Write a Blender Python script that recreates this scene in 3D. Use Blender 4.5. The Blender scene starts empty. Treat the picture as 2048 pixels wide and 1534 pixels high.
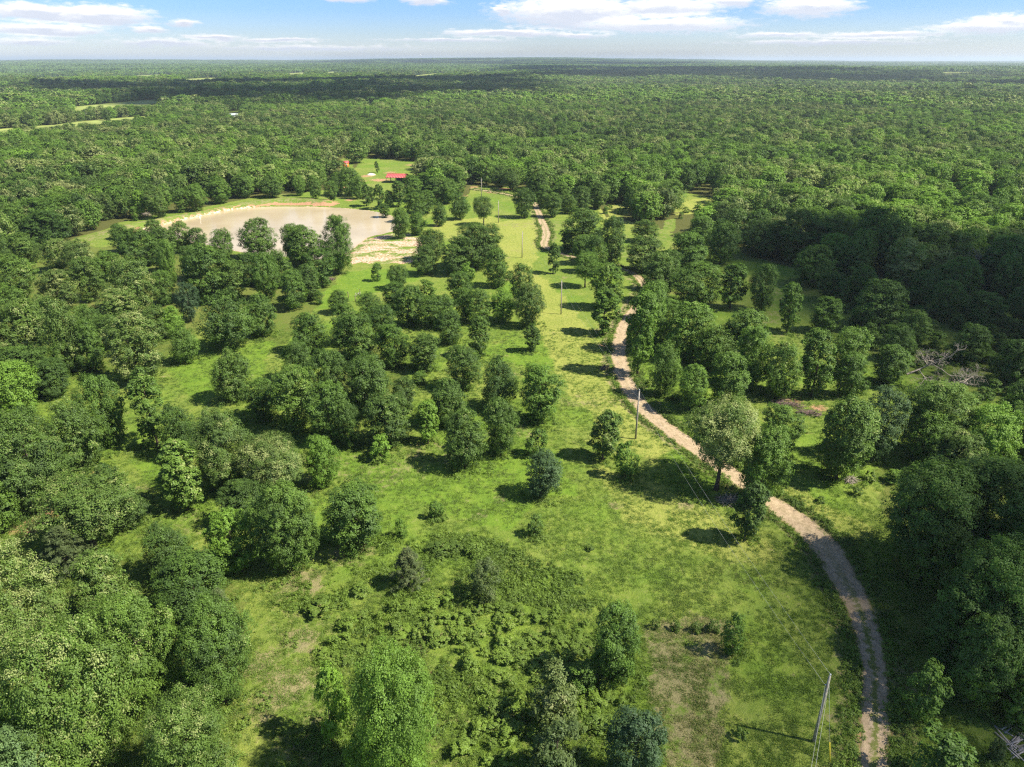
import bpy, math, random
import numpy as np
R = math.radians
sc = bpy.context.scene
COL = sc.collection

# ------------------------------------------------------------------ camera
PW, PH, F, CX, CY, HORIZON = 2048.0, 1534.0, 1421.0, 1024.0, 767.0, 119.0
PITCH = math.atan((CY - HORIZON) / F)
CP, SP = math.cos(PITCH), math.sin(PITCH)
CAMZ = 68.0
cam = bpy.data.objects.new('camera', bpy.data.cameras.new('camera'))
COL.objects.link(cam)
cam.location = (0, 0, CAMZ)
cam.rotation_euler = (math.pi / 2 - PITCH, 0, 0)
cam.data.sensor_width = 36.0
cam.data.lens = F / PW * 36.0
cam.data.clip_start = 0.5
cam.data.clip_end = 90000
sc.camera = cam

# ------------------------------------------------------------------ sun, sky, exposure
TO_SUN = np.array([0.62, -0.16, 0.76]); TO_SUN /= np.linalg.norm(TO_SUN)
SUN_EL = math.asin(TO_SUN[2]); SUN_AZ = math.atan2(TO_SUN[0], TO_SUN[1])
sun = bpy.data.objects.new('sun', bpy.data.lights.new('sun', 'SUN'))
COL.objects.link(sun)
sun.data.energy = 5.0
sun.data.angle = R(0.55)
sun.data.color = (1.0, 0.92, 0.77)
# local -Z looks along the light's travel
from mathutils import Vector
sun.rotation_euler = Vector(-TO_SUN).to_track_quat('-Z', 'Y').to_euler()
sun.location = (60, -10, 120)

def build_world():
    w = bpy.data.worlds.new('World'); sc.world = w; w.use_nodes = True
    nt = w.node_tree; nt.nodes.clear(); N = nt.nodes; L = nt.links
    out = N.new('ShaderNodeOutputWorld'); bg = N.new('ShaderNodeBackground')
    L.new(bg.outputs[0], out.inputs[0])
    sky = N.new('ShaderNodeTexSky'); sky.sky_type = 'NISHITA'; sky.sun_disc = False
    sky.sun_elevation = SUN_EL; sky.sun_rotation = SUN_AZ
    sky.altitude = 200; sky.air_density = 1.0; sky.dust_density = 0.4; sky.ozone_density = 2.5
    tc = N.new('ShaderNodeTexCoord')
    sep = N.new('ShaderNodeSeparateXYZ'); L.new(tc.outputs['Generated'], sep.inputs[0])
    def math_(op, a, b=None, clamp=False):
        m = N.new('ShaderNodeMath'); m.operation = op; m.use_clamp = clamp
        for i, v in enumerate((a, b)):
            if v is None: continue
            if isinstance(v, (int, float)): m.inputs[i].default_value = v
            else: L.new(v, m.inputs[i])
        return m.outputs[0]
    az = math_('ARCTAN2', sep.outputs[0], sep.outputs[1])
    el = math_('ARCSINE', sep.outputs[2])
    cmb = N.new('ShaderNodeCombineXYZ'); L.new(az, cmb.inputs[0]); L.new(el, cmb.inputs[1])
    uv = cmb.outputs[0]
    # ragged edges
    mp = N.new('ShaderNodeVectorMath'); mp.operation = 'MULTIPLY'; L.new(uv, mp.inputs[0]); mp.inputs[1].default_value = (16, 80, 1)
    nz = N.new('ShaderNodeTexNoise'); nz.inputs['Scale'].default_value = 1.0; nz.inputs['Detail'].default_value = 7; nz.inputs['Roughness'].default_value = 0.62
    L.new(mp.outputs[0], nz.inputs['Vector'])
    wv = N.new('ShaderNodeVectorMath'); wv.operation = 'SUBTRACT'; L.new(nz.outputs['Color'], wv.inputs[0]); wv.inputs[1].default_value = (.5, .5, .5)
    ws = N.new('ShaderNodeVectorMath'); ws.operation = 'MULTIPLY_ADD'; L.new(wv.outputs[0], ws.inputs[0]); ws.inputs[1].default_value = (0.05, 0.010, 0); L.new(uv, ws.inputs[2])
    wuv = ws.outputs[0]
    blobs = [(70,24,85,10,1),(190,31,100,12,1),(90,60,95,7,1),(368,47,32,6,.7),(298,60,30,5,.9),(60,84,95,7,.55),
             (430,75,90,5,.6),(560,80,130,5,.45),(330,88,190,9,.35),(700,-2,55,6,.9),(850,0,55,6,.9),(1003,22,24,9,.8),
             (1150,24,160,21,1),(1330,17,130,14,.9),(1320,50,185,11,.9),(1010,66,150,6,.8),(1160,70,80,5,.6),(1460,4,65,6,.8),
             (1620,14,90,12,1),(1560,68,120,4,.6),(1750,70,170,6,.6),(1960,54,110,8,.8),(2015,44,55,9,.9),(900,80,260,5,.3),
             (1650,84,380,7,.3),(620,96,420,8,.25)]
    d1 = d2 = None
    for (bx, by, ra, rb, wt) in blobs:
        dx = bx - CX; dy = by - CY
        dr = np.array([dx, F*CP - dy*SP, -(F*SP + dy*CP)]); dr /= np.linalg.norm(dr)
        u0 = math.atan2(dr[0], dr[1]); v0 = math.asin(dr[2])
        a = ra / 1560.0; b = rb * 1.6 / 1560.0
        for k in (0, 1):
            vm = N.new('ShaderNodeVectorMath'); vm.operation = 'MULTIPLY_ADD'; L.new(wuv, vm.inputs[0])
            vm.inputs[1].default_value = (1/a, 1/b, 0); vv = v0 + k*0.5*b
            vm.inputs[2].default_value = (-u0/a, -vv/b, 0)
            ln = N.new('ShaderNodeVectorMath'); ln.operation = 'LENGTH'; L.new(vm.outputs[0], ln.inputs[0])
            o = ln.outputs['Value']
            if wt < 1: o = math_('ADD', o, (1 - wt) * .75)
            if k == 0: d1 = o if d1 is None else math_('MINIMUM', d1, o)
            else: d2 = o if d2 is None else math_('MINIMUM', d2, o)
    def maprange(v, a, b, c, d):
        m = N.new('ShaderNodeMapRange'); m.interpolation_type = 'SMOOTHSTEP'
        m.inputs[1].default_value = a; m.inputs[2].default_value = b; m.inputs[3].default_value = c; m.inputs[4].default_value = d
        L.new(v, m.inputs[0]); return m.outputs[0]
    m3 = N.new('ShaderNodeVectorMath'); m3.operation = 'MULTIPLY'; L.new(uv, m3.inputs[0]); m3.inputs[1].default_value = (70, 230, 1)
    n3_ = N.new('ShaderNodeTexNoise'); n3_.inputs['Scale'].default_value = 1.0; n3_.inputs['Detail'].default_value = 6; n3_.inputs['Roughness'].default_value = .6; L.new(m3.outputs[0], n3_.inputs['Vector'])
    d1 = math_('ADD', d1, math_('MULTIPLY', math_('SUBTRACT', n3_.outputs['Fac'], .5), 1.3)); d2 = math_('ADD', d2, math_('MULTIPLY', math_('SUBTRACT', n3_.outputs['Fac'], .5), .5))
    dens = maprange(d1, 1.2, 0.55, 0, 0.97)
    lit = maprange(math_('SUBTRACT', d1, d2), -0.5, 0.15, 0.0, 1.0)
    # the same broken cloud deck overhead, above the frame
    inv = math_('DIVIDE', 1.0, math_('MAXIMUM', sep.outputs[2], 0.03))
    pl = N.new('ShaderNodeVectorMath'); pl.operation = 'SCALE'; L.new(tc.outputs['Generated'], pl.inputs[0]); L.new(inv, pl.inputs['Scale'])
    n2 = N.new('ShaderNodeTexNoise'); n2.inputs['Scale'].default_value = 0.9; n2.inputs['Detail'].default_value = 6; L.new(pl.outputs[0], n2.inputs['Vector'])
    over = math_('MULTIPLY', maprange(n2.outputs['Fac'], 0.56, 0.68, 0, 0.85), maprange(el, 0.09, 0.16, 0, 1))
    dens2 = math_('MAXIMUM', dens, over)
    # air: pale at the horizon, deeper blue upward
    cr = N.new('ShaderNodeValToRGB'); L.new(math_('MULTIPLY', el, 5.0), cr.inputs[0])
    e = cr.color_ramp.elements
    e[0].position = 0.0; e[0].color = (.86, .90, 1.12, 1)
    e[1].position = 0.42; e[1].color = (.43, .67, 1.11, 1)
    k = e.new(0.95); k.color = (.8, .9, 1.0, 1)
    k = e.new(0.13); k.color = (.70, .81, 1.08, 1)
    k = e.new(0.27); k.color = (.50, .70, 1.10, 1)
    mul = N.new('ShaderNodeMix'); mul.data_type = 'RGBA'; mul.blend_type = 'MULTIPLY'; mul.inputs[0].default_value = 1
    L.new(sky.outputs[0], mul.inputs[6]); L.new(cr.outputs[0], mul.inputs[7])
    cc = N.new('ShaderNodeMix'); cc.data_type = 'RGBA'; L.new(lit, cc.inputs[0])
    cc.inputs[6].default_value = (4.8, 5.1, 5.85, 1); cc.inputs[7].default_value = (7.5, 7.35, 7.35, 1)
    mx = N.new('ShaderNodeMix'); mx.data_type = 'RGBA'; L.new(dens2, mx.inputs[0])
    L.new(mul.outputs[2], mx.inputs[6]); L.new(cc.outputs[2], mx.inputs[7])
    L.new(mx.outputs[2], bg.inputs[0]); bg.inputs[1].default_value = 0.07
build_world()
sc.view_settings.view_transform = 'Standard'; sc.view_settings.look = 'None'
sc.view_settings.exposure = 1.22; sc.view_settings.gamma = 1.0
sc.view_settings.use_curve_mapping = False
cy = sc.cycles
cy.max_bounces = 4; cy.diffuse_bounces = 2; cy.glossy_bounces = 1; cy.transmission_bounces = 2
cy.volume_bounces = 0; cy.transparent_max_bounces = 6
cy.caustics_reflective = False; cy.caustics_refractive = False
cy.use_denoising = False; cy.denoiser = 'OPENIMAGEDENOISE'; cy.denoising_input_passes = 'RGB_ALBEDO_NORMAL'
cy.sample_clamp_indirect = 4.0
cy.pixel_filter_type = 'BLACKMAN_HARRIS'; cy.filter_width = 1.25
cy.use_adaptive_sampling = True; cy.adaptive_threshold = 0.01

# ------------------------------------------------------------------ pixel <-> ground helpers
def G(px, py, z=0.0):
    """ray through a pixel of the photograph met with the level z"""
    x = np.asarray(px, float) - CX; y = np.asarray(py, float) - CY
    t = (CAMZ - z) / (F*SP + y*CP)
    return np.stack([x*t, (F*CP - y*SP)*t], -1)
def proj(x, y, z=0.0):
    d = y*CP + (CAMZ - z)*SP
    v = (CAMZ - z)*CP - y*SP
    d = np.where(d < 1, 1, d)
    return CX + F*x/d, CY + F*v/d
def depth(y, z=0.0): return y*CP + (CAMZ - z)*SP
def inpoly(px, py, poly):
    poly = np.asarray(poly, float); ins = np.zeros(np.shape(px), bool)
    j = len(poly) - 1
    for i in range(len(poly)):
        xi, yi = poly[i]; xj, yj = poly[j]
        c = ((yi > py) != (yj > py)) & (px < (xj - xi)*(py - yi)/(yj - yi + 1e-9) + xi)
        ins ^= c; j = i
    return ins
def polydist(x, y, line):
    """distance to polyline, signed side, parameter along"""
    best = np.full(np.shape(x), 1e9); side = np.zeros(np.shape(x)); par = np.zeros(np.shape(x)); acc = 0.
    for (ax, ay), (bx, by) in zip(line[:-1], line[1:]):
        dx, dy = bx-ax, by-ay; l2 = dx*dx+dy*dy
        t = np.clip(((x-ax)*dx+(y-ay)*dy)/l2, 0, 1)
        ex, ey = x-(ax+t*dx), y-(ay+t*dy); d = np.hypot(ex, ey)
        m = d < best
        best = np.where(m, d, best); side = np.where(m, np.sign(dx*ey-dy*ex), side)
        par = np.where(m, acc+t*math.sqrt(l2), par); acc += math.sqrt(l2)
    return best, side, par
def sstep(a, b, x):
    t = np.clip((x-a)/(b-a), 0, 1); return t*t*(3-2*t)
_tab = np.random.RandomState(5).rand(256, 256)
def vnoise(x, y):
    xi = np.floor(x).astype(int); yi = np.floor(y).astype(int)
    fx = x-xi; fy = y-yi; fx = fx*fx*(3-2*fx); fy = fy*fy*(3-2*fy)
    a = _tab[xi & 255, yi & 255]; b = _tab[(xi+1) & 255, yi & 255]; c = _tab[xi & 255, (yi+1) & 255]; d = _tab[(xi+1) & 255, (yi+1) & 255]
    return (a*(1-fx)+b*fx)*(1-fy)+(c*(1-fx)+d*fx)*fy
def fbm(x, y, o=4):
    s = 0; a = .5
    for i in range(o):
        s = s + a*vnoise(x*2**i+17.3*i, y*2**i+9.1*i); a *= .5
    return s/(1-.5**o)
def catmull(pts, n=8):
    pts = [np.array(p, float) for p in pts]; out = []
    P_ = [pts[0]*2-pts[1]] + pts + [pts[-1]*2-pts[-2]]
    for i in range(1, len(P_)-2):
        p0, p1, p2, p3 = P_[i-1:i+3]
        for k in range(n):
            t = k/n
            out.append(.5*((2*p1)+(-p0+p2)*t+(2*p0-5*p1+4*p2-p3)*t*t+(-p0+3*p1-3*p2+p3)*t**3))
    out.append(pts[-1]); return np.array(out)

# ------------------------------------------------------------------ layout of the place (metres on the ground)
WATER_Z = -0.7
ROAD_PX = [(1752,1640,66),(1749,1534,66),(1752,1430,62),(1749,1340,62),(1736,1270,64),(1710,1195,72),(1650,1092,78),(1600,1042,70),
           (1545,1003,62),(1490,965,56),(1435,925,52),(1380,886,50),(1330,851,47),(1288,815,45),(1261,780,43),(1245,740,40),(1237,700,36),
           (1243,662,30),(1258,632,27),(1282,600,24),(1290,572,22),(1268,547,20),(1232,534,19),(1190,523,19),(1140,512,19),(1105,501,20),
           (1088,489,21),(1092,474,21),(1091,458,20),(1083,440,18),(1075,420,16),(1066,404,14),(1030,392,12),(985,383,12),(940,377,12)]
road_xy = [tuple(G(a, b))+(c*depth(G(a, b)[1])/F,) for a, b, c in ROAD_PX]
ROAD = catmull(road_xy, 8)          # x, y, width
POND_PX = [(285,460),(330,449),(400,433),(470,419),(540,414),(620,414),(700,418),(765,427),(795,441),(794,457),(765,467),(735,474),
           (712,490),(690,505),(640,518),(560,512),(500,506),(440,494),(380,483),(320,472)]
POND = catmull([tuple(G(a, b, WATER_Z)) for a, b in POND_PX+POND_PX[:1]], 5)[:-1]
DAM_PX = [(180,470),(235,455),(330,436),(420,419),(500,404),(570,398),(650,400)]
DAM = catmull([tuple(G(a, b, 1.5)) for a, b in DAM_PX], 5)

def hgt(x, y):
    x = np.asarray(x, float); y = np.asarray(y, float)
    r = np.hypot(x, y)
    z = (fbm(x/9, y/9, 3)-.5)*.35*sstep(700, 300, r) + (fbm(x/2.2+7, y/2.2, 2)-.5)*.16*sstep(300, 120, r)
    far = sstep(900, 2600, r)
    z = z + far*(fbm(x/2200+3.3, y/2200+8.1, 3)-.52)*44
    az = np.arctan2(x, np.maximum(y, 1))
    swell = 75*np.exp(-((az-.02)/.26)**2) + 30*np.exp(-((az+.5)/.2)**2)
    z = z + sstep(5500, 13000, r)*swell*(.75+.5*fbm(x/3000, y/5000, 2))
    m = (r < 560) & (y > 0)
    if m.any():
        xm, ym = x[m], y[m]; zz = z[m]
        d, s, p = polydist(xm, ym, ROAD[::2, :2])
        bed = sstep(3.6, 2.3, d)
        zz = zz*(1-bed*.85) - .25*bed
        ditch = np.exp(-((d-3.4-.5*np.sin(p*.21))/.55)**2)*(s < 0)*.0 + np.exp(-((d-3.3-.4*np.sin(p*.21))/.6)**2)*(s > 0)
        zz = zz - .38*ditch*sstep(15, 40, p)*sstep(190, 150, p)
        dp, sp_, pp = polydist(xm, ym, np.vstack([POND, POND[:1]]))
        ins = inpoly(xm, ym, POND)
        sd = np.where(ins, -dp, dp)
        shore = sstep(7, 0, sd)
        zz = np.where(sd > 0, zz*(1-shore)+(WATER_Z-.02)*shore, WATER_Z-.05-np.minimum(dp, 12)*.12)
        dd, ds, dq = polydist(xm, ym, DAM)
        berm = 1.7*sstep(6.5, 1.3, dd)*sstep(0, 25, dq)
        berm = np.where(sd > 0.3, berm, 0)
        rill = np.where(berm > .2, (fbm(xm/1.3, ym/3, 2)-.5)*.5*sstep(1.7, .8, berm), 0)
        zz = zz + np.where(sd > 0, (berm+rill)*sstep(0, 2.0, sd), 0)
        z = z.copy(); z[m] = zz
    return z
def hz(x, y): return float(hgt(np.array([x]), np.array([y]))[0])

# ------------------------------------------------------------------ object helpers
def link(o, parent=None):
    COL.objects.link(o)
    if parent is not None: o.parent = parent
    return o
def tag(o, label=None, cat=None, group=None, kind=None):
    if label: o['label'] = label
    if cat: o['category'] = cat
    if group: o['group'] = group
    if kind: o['kind'] = kind
    return o
def empty(name, loc=(0, 0, 0), rz=0.0):
    o = bpy.data.objects.new(name, None); o.empty_display_size = .2
    o.location = loc; o.rotation_euler = (0, 0, rz); return link(o)
def mesh_np(name, v, quads=None, tris=None, mats=(), mat_idx=None, attrs=None, smooth=False):
    me = bpy.data.meshes.new(name)
    v = np.asarray(v, np.float32); nq = 0 if quads is None else len(quads); ntr = 0 if tris is None else len(tris)
    me.vertices.add(len(v)); me.vertices.foreach_set('co', v.ravel())
    loops = np.concatenate([a.ravel() for a in ((quads if nq else np.zeros((0, 4), int)), (tris if ntr else np.zeros((0, 3), int)))]).astype(np.int32)
    me.loops.add(len(loops)); me.loops.foreach_set('vertex_index', loops)
    st = np.concatenate([np.arange(nq)*4, nq*4+np.arange(ntr)*3]).astype(np.int32)
    me.polygons.add(nq+ntr); me.polygons.foreach_set('loop_start', st)
    if mat_idx is not None: me.polygons.foreach_set('material_index', np.asarray(mat_idx, np.int32))
    for m in mats: me.materials.append(m)
    for k, (dom, arr) in (attrs or {}).items():
        a = me.attributes.new(k, 'FLOAT' if np.ndim(arr) == 1 else 'FLOAT_COLOR', dom)
        a.data.foreach_set('value' if np.ndim(arr) == 1 else 'color', np.asarray(arr, np.float32).ravel())
    if smooth: me.polygons.foreach_set('use_smooth', np.ones(nq+ntr, bool))
    me.update(calc_edges=True); me.validate()
    return me
class MB:
    """collects boxes, tubes and sheets into one mesh"""
    def __init__(s): s.v = []; s.q = []; s.t = []; s.n = 0
    def add(s, v, q=(), t=()):
        v = np.asarray(v, float); s.v.append(v)
        if len(q): s.q.append(np.asarray(q)+s.n)
        if len(t): s.t.append(np.asarray(t)+s.n)
        s.n += len(v)
    def box(s, c, size, rz=0., tilt=0.):
        a = np.array([(x, y, z) for x in (-.5, .5) for y in (-.5, .5) for z in (-.5, .5)])*np.array(size)
        ct, st = math.cos(tilt), math.sin(tilt)
        a = np.stack([a[:, 0]*ct+a[:, 2]*st, a[:, 1], -a[:, 0]*st+a[:, 2]*ct], 1)
        cr, sr = math.cos(rz), math.sin(rz)
        a = np.stack([a[:, 0]*cr-a[:, 1]*sr, a[:, 0]*sr+a[:, 1]*cr, a[:, 2]], 1)+np.array(c)
        s.add(a, [(0, 1, 3, 2), (4, 6, 7, 5), (0, 4, 5, 1), (2, 3, 7, 6), (0, 2, 6, 4), (1, 5, 7, 3)]); return s
    def tube(s, pts, rad, k=6, cap=True):
        pts = np.asarray(pts, float); n = len(pts); rad = np.broadcast_to(np.asarray(rad, float), (n,))
        tg = np.gradient(pts, axis=0); tg /= np.linalg.norm(tg, axis=1, keepdims=True)+1e-9
        ref = np.where(np.abs(tg[:, 2:3]) > .9, np.array([[1., 0, 0]]), np.array([[0, 0, 1.]]))
        u = np.cross(tg, ref); u /= np.linalg.norm(u, axis=1, keepdims=True)+1e-9; w = np.cross(tg, u)
        an = np.arange(k)/k*2*math.pi
        v = pts[:, None]+rad[:, None, None]*(np.cos(an)[None, :, None]*u[:, None]+np.sin(an)[None, :, None]*w[:, None])
        i = np.arange(n-1)[:, None]*k; j = np.arange(k)[None]; j2 = (j+1) % k
        q = np.stack([i+j, i+j2, i+k+j2, i+k+j], -1).reshape(-1, 4)
        vv = v.reshape(-1, 3); t = []
        if cap:
            vv = np.vstack([vv, pts[0], pts[-1]]); a, b = n*k, n*k+1
            for m in range(k): t += [(a, (m+1) % k, m), (b, (n-1)*k+m, (n-1)*k+(m+1) % k)]
        s.add(vv, q, t); return s
    def arrays(s):
        return (np.vstack(s.v), np.vstack(s.q) if s.q else None, np.vstack(s.t) if s.t else None)
    def mesh(s, name, mat, smooth=False):
        v, q, t = s.arrays(); return mesh_np(name, v, q, t, [mat], smooth=smooth)
    def build(s, name, mat, parent=None, smooth=False):
        return link(bpy.data.objects.new(name, s.mesh(name, mat, smooth)), parent)

# ------------------------------------------------------------------ materials
def mat_base(name):
    m = bpy.data.materials.new(name); m.use_nodes = True; nt = m.node_tree; nt.nodes.clear()
    out = nt.nodes.new('ShaderNodeOutputMaterial'); return m, nt.nodes, nt.links, out
def ramp(N, stops):
    r = N.new('ShaderNodeValToRGB'); e = r.color_ramp.elements
    while len(e) > 1: e.remove(e[-1])
    e[0].position, e[0].color = stops[0][0], (*stops[0][1], 1)
    for p, c in stops[1:]:
        k = e.new(p); k.color = (*c, 1)
    return r
def noise(N, L, scale, detail=3, vec=None, rough=.55):
    n = N.new('ShaderNodeTexNoise'); n.inputs['Scale'].default_value = scale; n.inputs['Detail'].default_value = detail; n.inputs['Roughness'].default_value = rough
    if vec is not None: L.new(vec, n.inputs['Vector'])
    return n
def mixc(N, L, fac, a, b, mode='MIX'):
    m = N.new('ShaderNodeMix'); m.data_type = 'RGBA'; m.blend_type = mode
    for i, v in ((0, fac), (6, a), (7, b)):
        if isinstance(v, (int, float)): m.inputs[i].default_value = v
        elif isinstance(v, tuple): m.inputs[i].default_value = (*v, 1)
        else: L.new(v, m.inputs[i])
    return m.outputs[2]
def mth(N, L, op, a, b=None, c=None, clamp=False):
    m = N.new('ShaderNodeMath'); m.operation = op; m.use_clamp = clamp
    for i, v in enumerate((a, b, c)):
        if v is None: continue
        if isinstance(v, (int, float)): m.inputs[i].default_value = v
        else: L.new(v, m.inputs[i])
    return m.outputs[0]
def sm(N, L, v, a, b):
    m = N.new('ShaderNodeMapRange'); m.interpolation_type = 'SMOOTHSTEP'; L.new(v, m.inputs[0])
    m.inputs[1].default_value = a; m.inputs[2].default_value = b; return m.outputs[0]
def leaf_mat(name, dark, bright, tipc, transl=.25):
    """tint and tip come from each tree, rnd from each spray of leaves"""
    m, N, L, out = mat_base(name)
    def at(n, t):
        a = N.new('ShaderNodeAttribute'); a.attribute_name = n; a.attribute_type = t; return a.outputs['Fac']
    tint, tip, rnd, clump = at('tint', 'INSTANCER'), at('tip', 'INSTANCER'), at('rnd', 'GEOMETRY'), at('clump', 'GEOMETRY')
    v = mth(N, L, 'ADD', tint, mth(N, L, 'MULTIPLY', mth(N, L, 'SUBTRACT', clump, .5), .34))
    v = mth(N, L, 'ADD', v, mth(N, L, 'MULTIPLY', mth(N, L, 'SUBTRACT', rnd, .5), .30), clamp=True)
    base = mixc(N, L, mth(N, L, 'MULTIPLY', tip, .30), mixc(N, L, v, dark, bright), (.15, .165, .055))
    tf = sm(N, L, mth(N, L, 'ADD', mth(N, L, 'MULTIPLY', clump, .55), mth(N, L, 'MULTIPLY', rnd, .75)), 1.0, 1.05)
    thr = mth(N, L, 'SUBTRACT', mth(N, L, 'ADD', mth(N, L, 'MULTIPLY', clump, .5), mth(N, L, 'MULTIPLY', rnd, .6)), mth(N, L, 'SUBTRACT', 1.05, mth(N, L, 'MULTIPLY', tip, .62)))
    tf = sm(N, L, thr, 0.0, .12)
    col = mixc(N, L, mth(N, L, 'MULTIPLY', tf, .62), base, tipc)
    d = N.new('ShaderNodeBsdfDiffuse'); L.new(col, d.inputs[0])
    t = N.new('ShaderNodeBsdfTranslucent'); L.new(mixc(N, L, 1.0, col, (1.15, 1.35, .55), 'MULTIPLY'), t.inputs[0])
    mx = N.new('ShaderNodeMixShader'); mx.inputs[0].default_value = transl; L.new(d.outputs[0], mx.inputs[1]); L.new(t.outputs[0], mx.inputs[2])
    g = N.new('ShaderNodeBsdfGlossy'); g.inputs['Roughness'].default_value = .55; g.inputs[0].default_value = (.9, .95, 1, 1)
    mx2 = N.new('ShaderNodeMixShader'); mx2.inputs[0].default_value = .014; L.new(mx.outputs[0], mx2.inputs[1]); L.new(g.outputs[0], mx2.inputs[2])
    L.new(mx2.outputs[0], out.inputs[0]); return m
def simple(name, col, rough=.8, var=.25, scale=8., spec=.3, metal=0., bump=0.):
    m, N, L, out = mat_base(name)
    p = N.new('ShaderNodeBsdfPrincipled'); p.inputs['Roughness'].default_value = rough; p.inputs['Specular IOR Level'].default_value = spec; p.inputs['Metallic'].default_value = metal
    tc = N.new('ShaderNodeTexCoord'); n = noise(N, L, scale, 4, tc.outputs['Object'])
    lo = tuple(c*(1-var) for c in col); hi = tuple(min(1, c*(1+var)) for c in col)
    r = ramp(N, [(.3, lo), (.7, hi)]); L.new(n.outputs['Fac'], r.inputs[0]); L.new(r.outputs[0], p.inputs['Base Color'])
    if bump:
        b = N.new('ShaderNodeBump'); b.inputs['Strength'].default_value = bump; L.new(n.outputs['Fac'], b.inputs['Height']); L.new(b.outputs[0], p.inputs['Normal'])
    L.new(p.outputs[0], out.inputs[0]); return m
M = {}
M['oak'] = leaf_mat('oak_leaf', (.046, .091, .019), (.168, .300, .034), (.32, .34, .14))
M['fine'] = leaf_mat('willow_leaf', (.045, .085, .035), (.12, .20, .06), (.30, .34, .2))
M['pine'] = leaf_mat('pine_needle', (.035, .060, .022), (.11, .145, .05), (.26, .25, .12), .2)
M['cedar'] = leaf_mat('cedar_leaf', (.045, .080, .024), (.13, .18, .05), (.27, .27, .13), .25)
M['weed'] = leaf_mat('weed_leaf', (.065, .115, .020), (.19, .29, .04), (.36, .30, .15), .35)
M['bark'] = simple('oak_bark', (.085, .068, .052), .95, .5, 6, .1, bump=.4)
M['dead'] = simple('dead_wood', (.30, .26, .22), .9, .35, 5, .15)
M['brush'] = simple('brush_wood', (.16, .115, .105), .95, .55, 3, .1)
M['polewood'] = simple('pole_wood', (.30, .27, .23), .85, .3, 4, .2)
M['steel'] = simple('galvanised_steel', (.55, .56, .58), .4, .15, 9, .5, .6)
M['ceramic'] = simple('porcelain', (.42, .44, .46), .25, .1, 9, .5)
M['wire'] = simple('aluminium_wire', (.55, .55, .52), .5, .1, 2, .5, .5)
M['yellow'] = simple('yellow_plastic', (.72, .55, .03), .5, .1, 5, .4)
M['redroof'] = simple('red_sheet_metal', (.48, .085, .085), .5, .3, 1.6, .5)
M['timber'] = simple('barn_timber', (.16, .12, .09), .9, .3, 4, .2)
M['orange'] = simple('orange_board', (.62, .21, .03), .7, .2, 3, .3)
M['plank'] = simple('weathered_plank', (.34, .30, .27), .9, .4, 3, .2)
M['white'] = simple('white_siding', (.72, .72, .70), .7, .1, 2, .3)
M['greyroof'] = simple('grey_green_roof', (.42, .50, .48), .5, .15, 2, .4)
M['darkglass'] = simple('window_glass', (.03, .035, .04), .1, .1, 2, .6)
M['concrete'] = simple('pale_concrete', (.52, .50, .45), .85, .12, .05, .3)
M['sand'] = simple('pale_sand', (.58, .53, .45), .95, .2, 3, .1)

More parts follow.
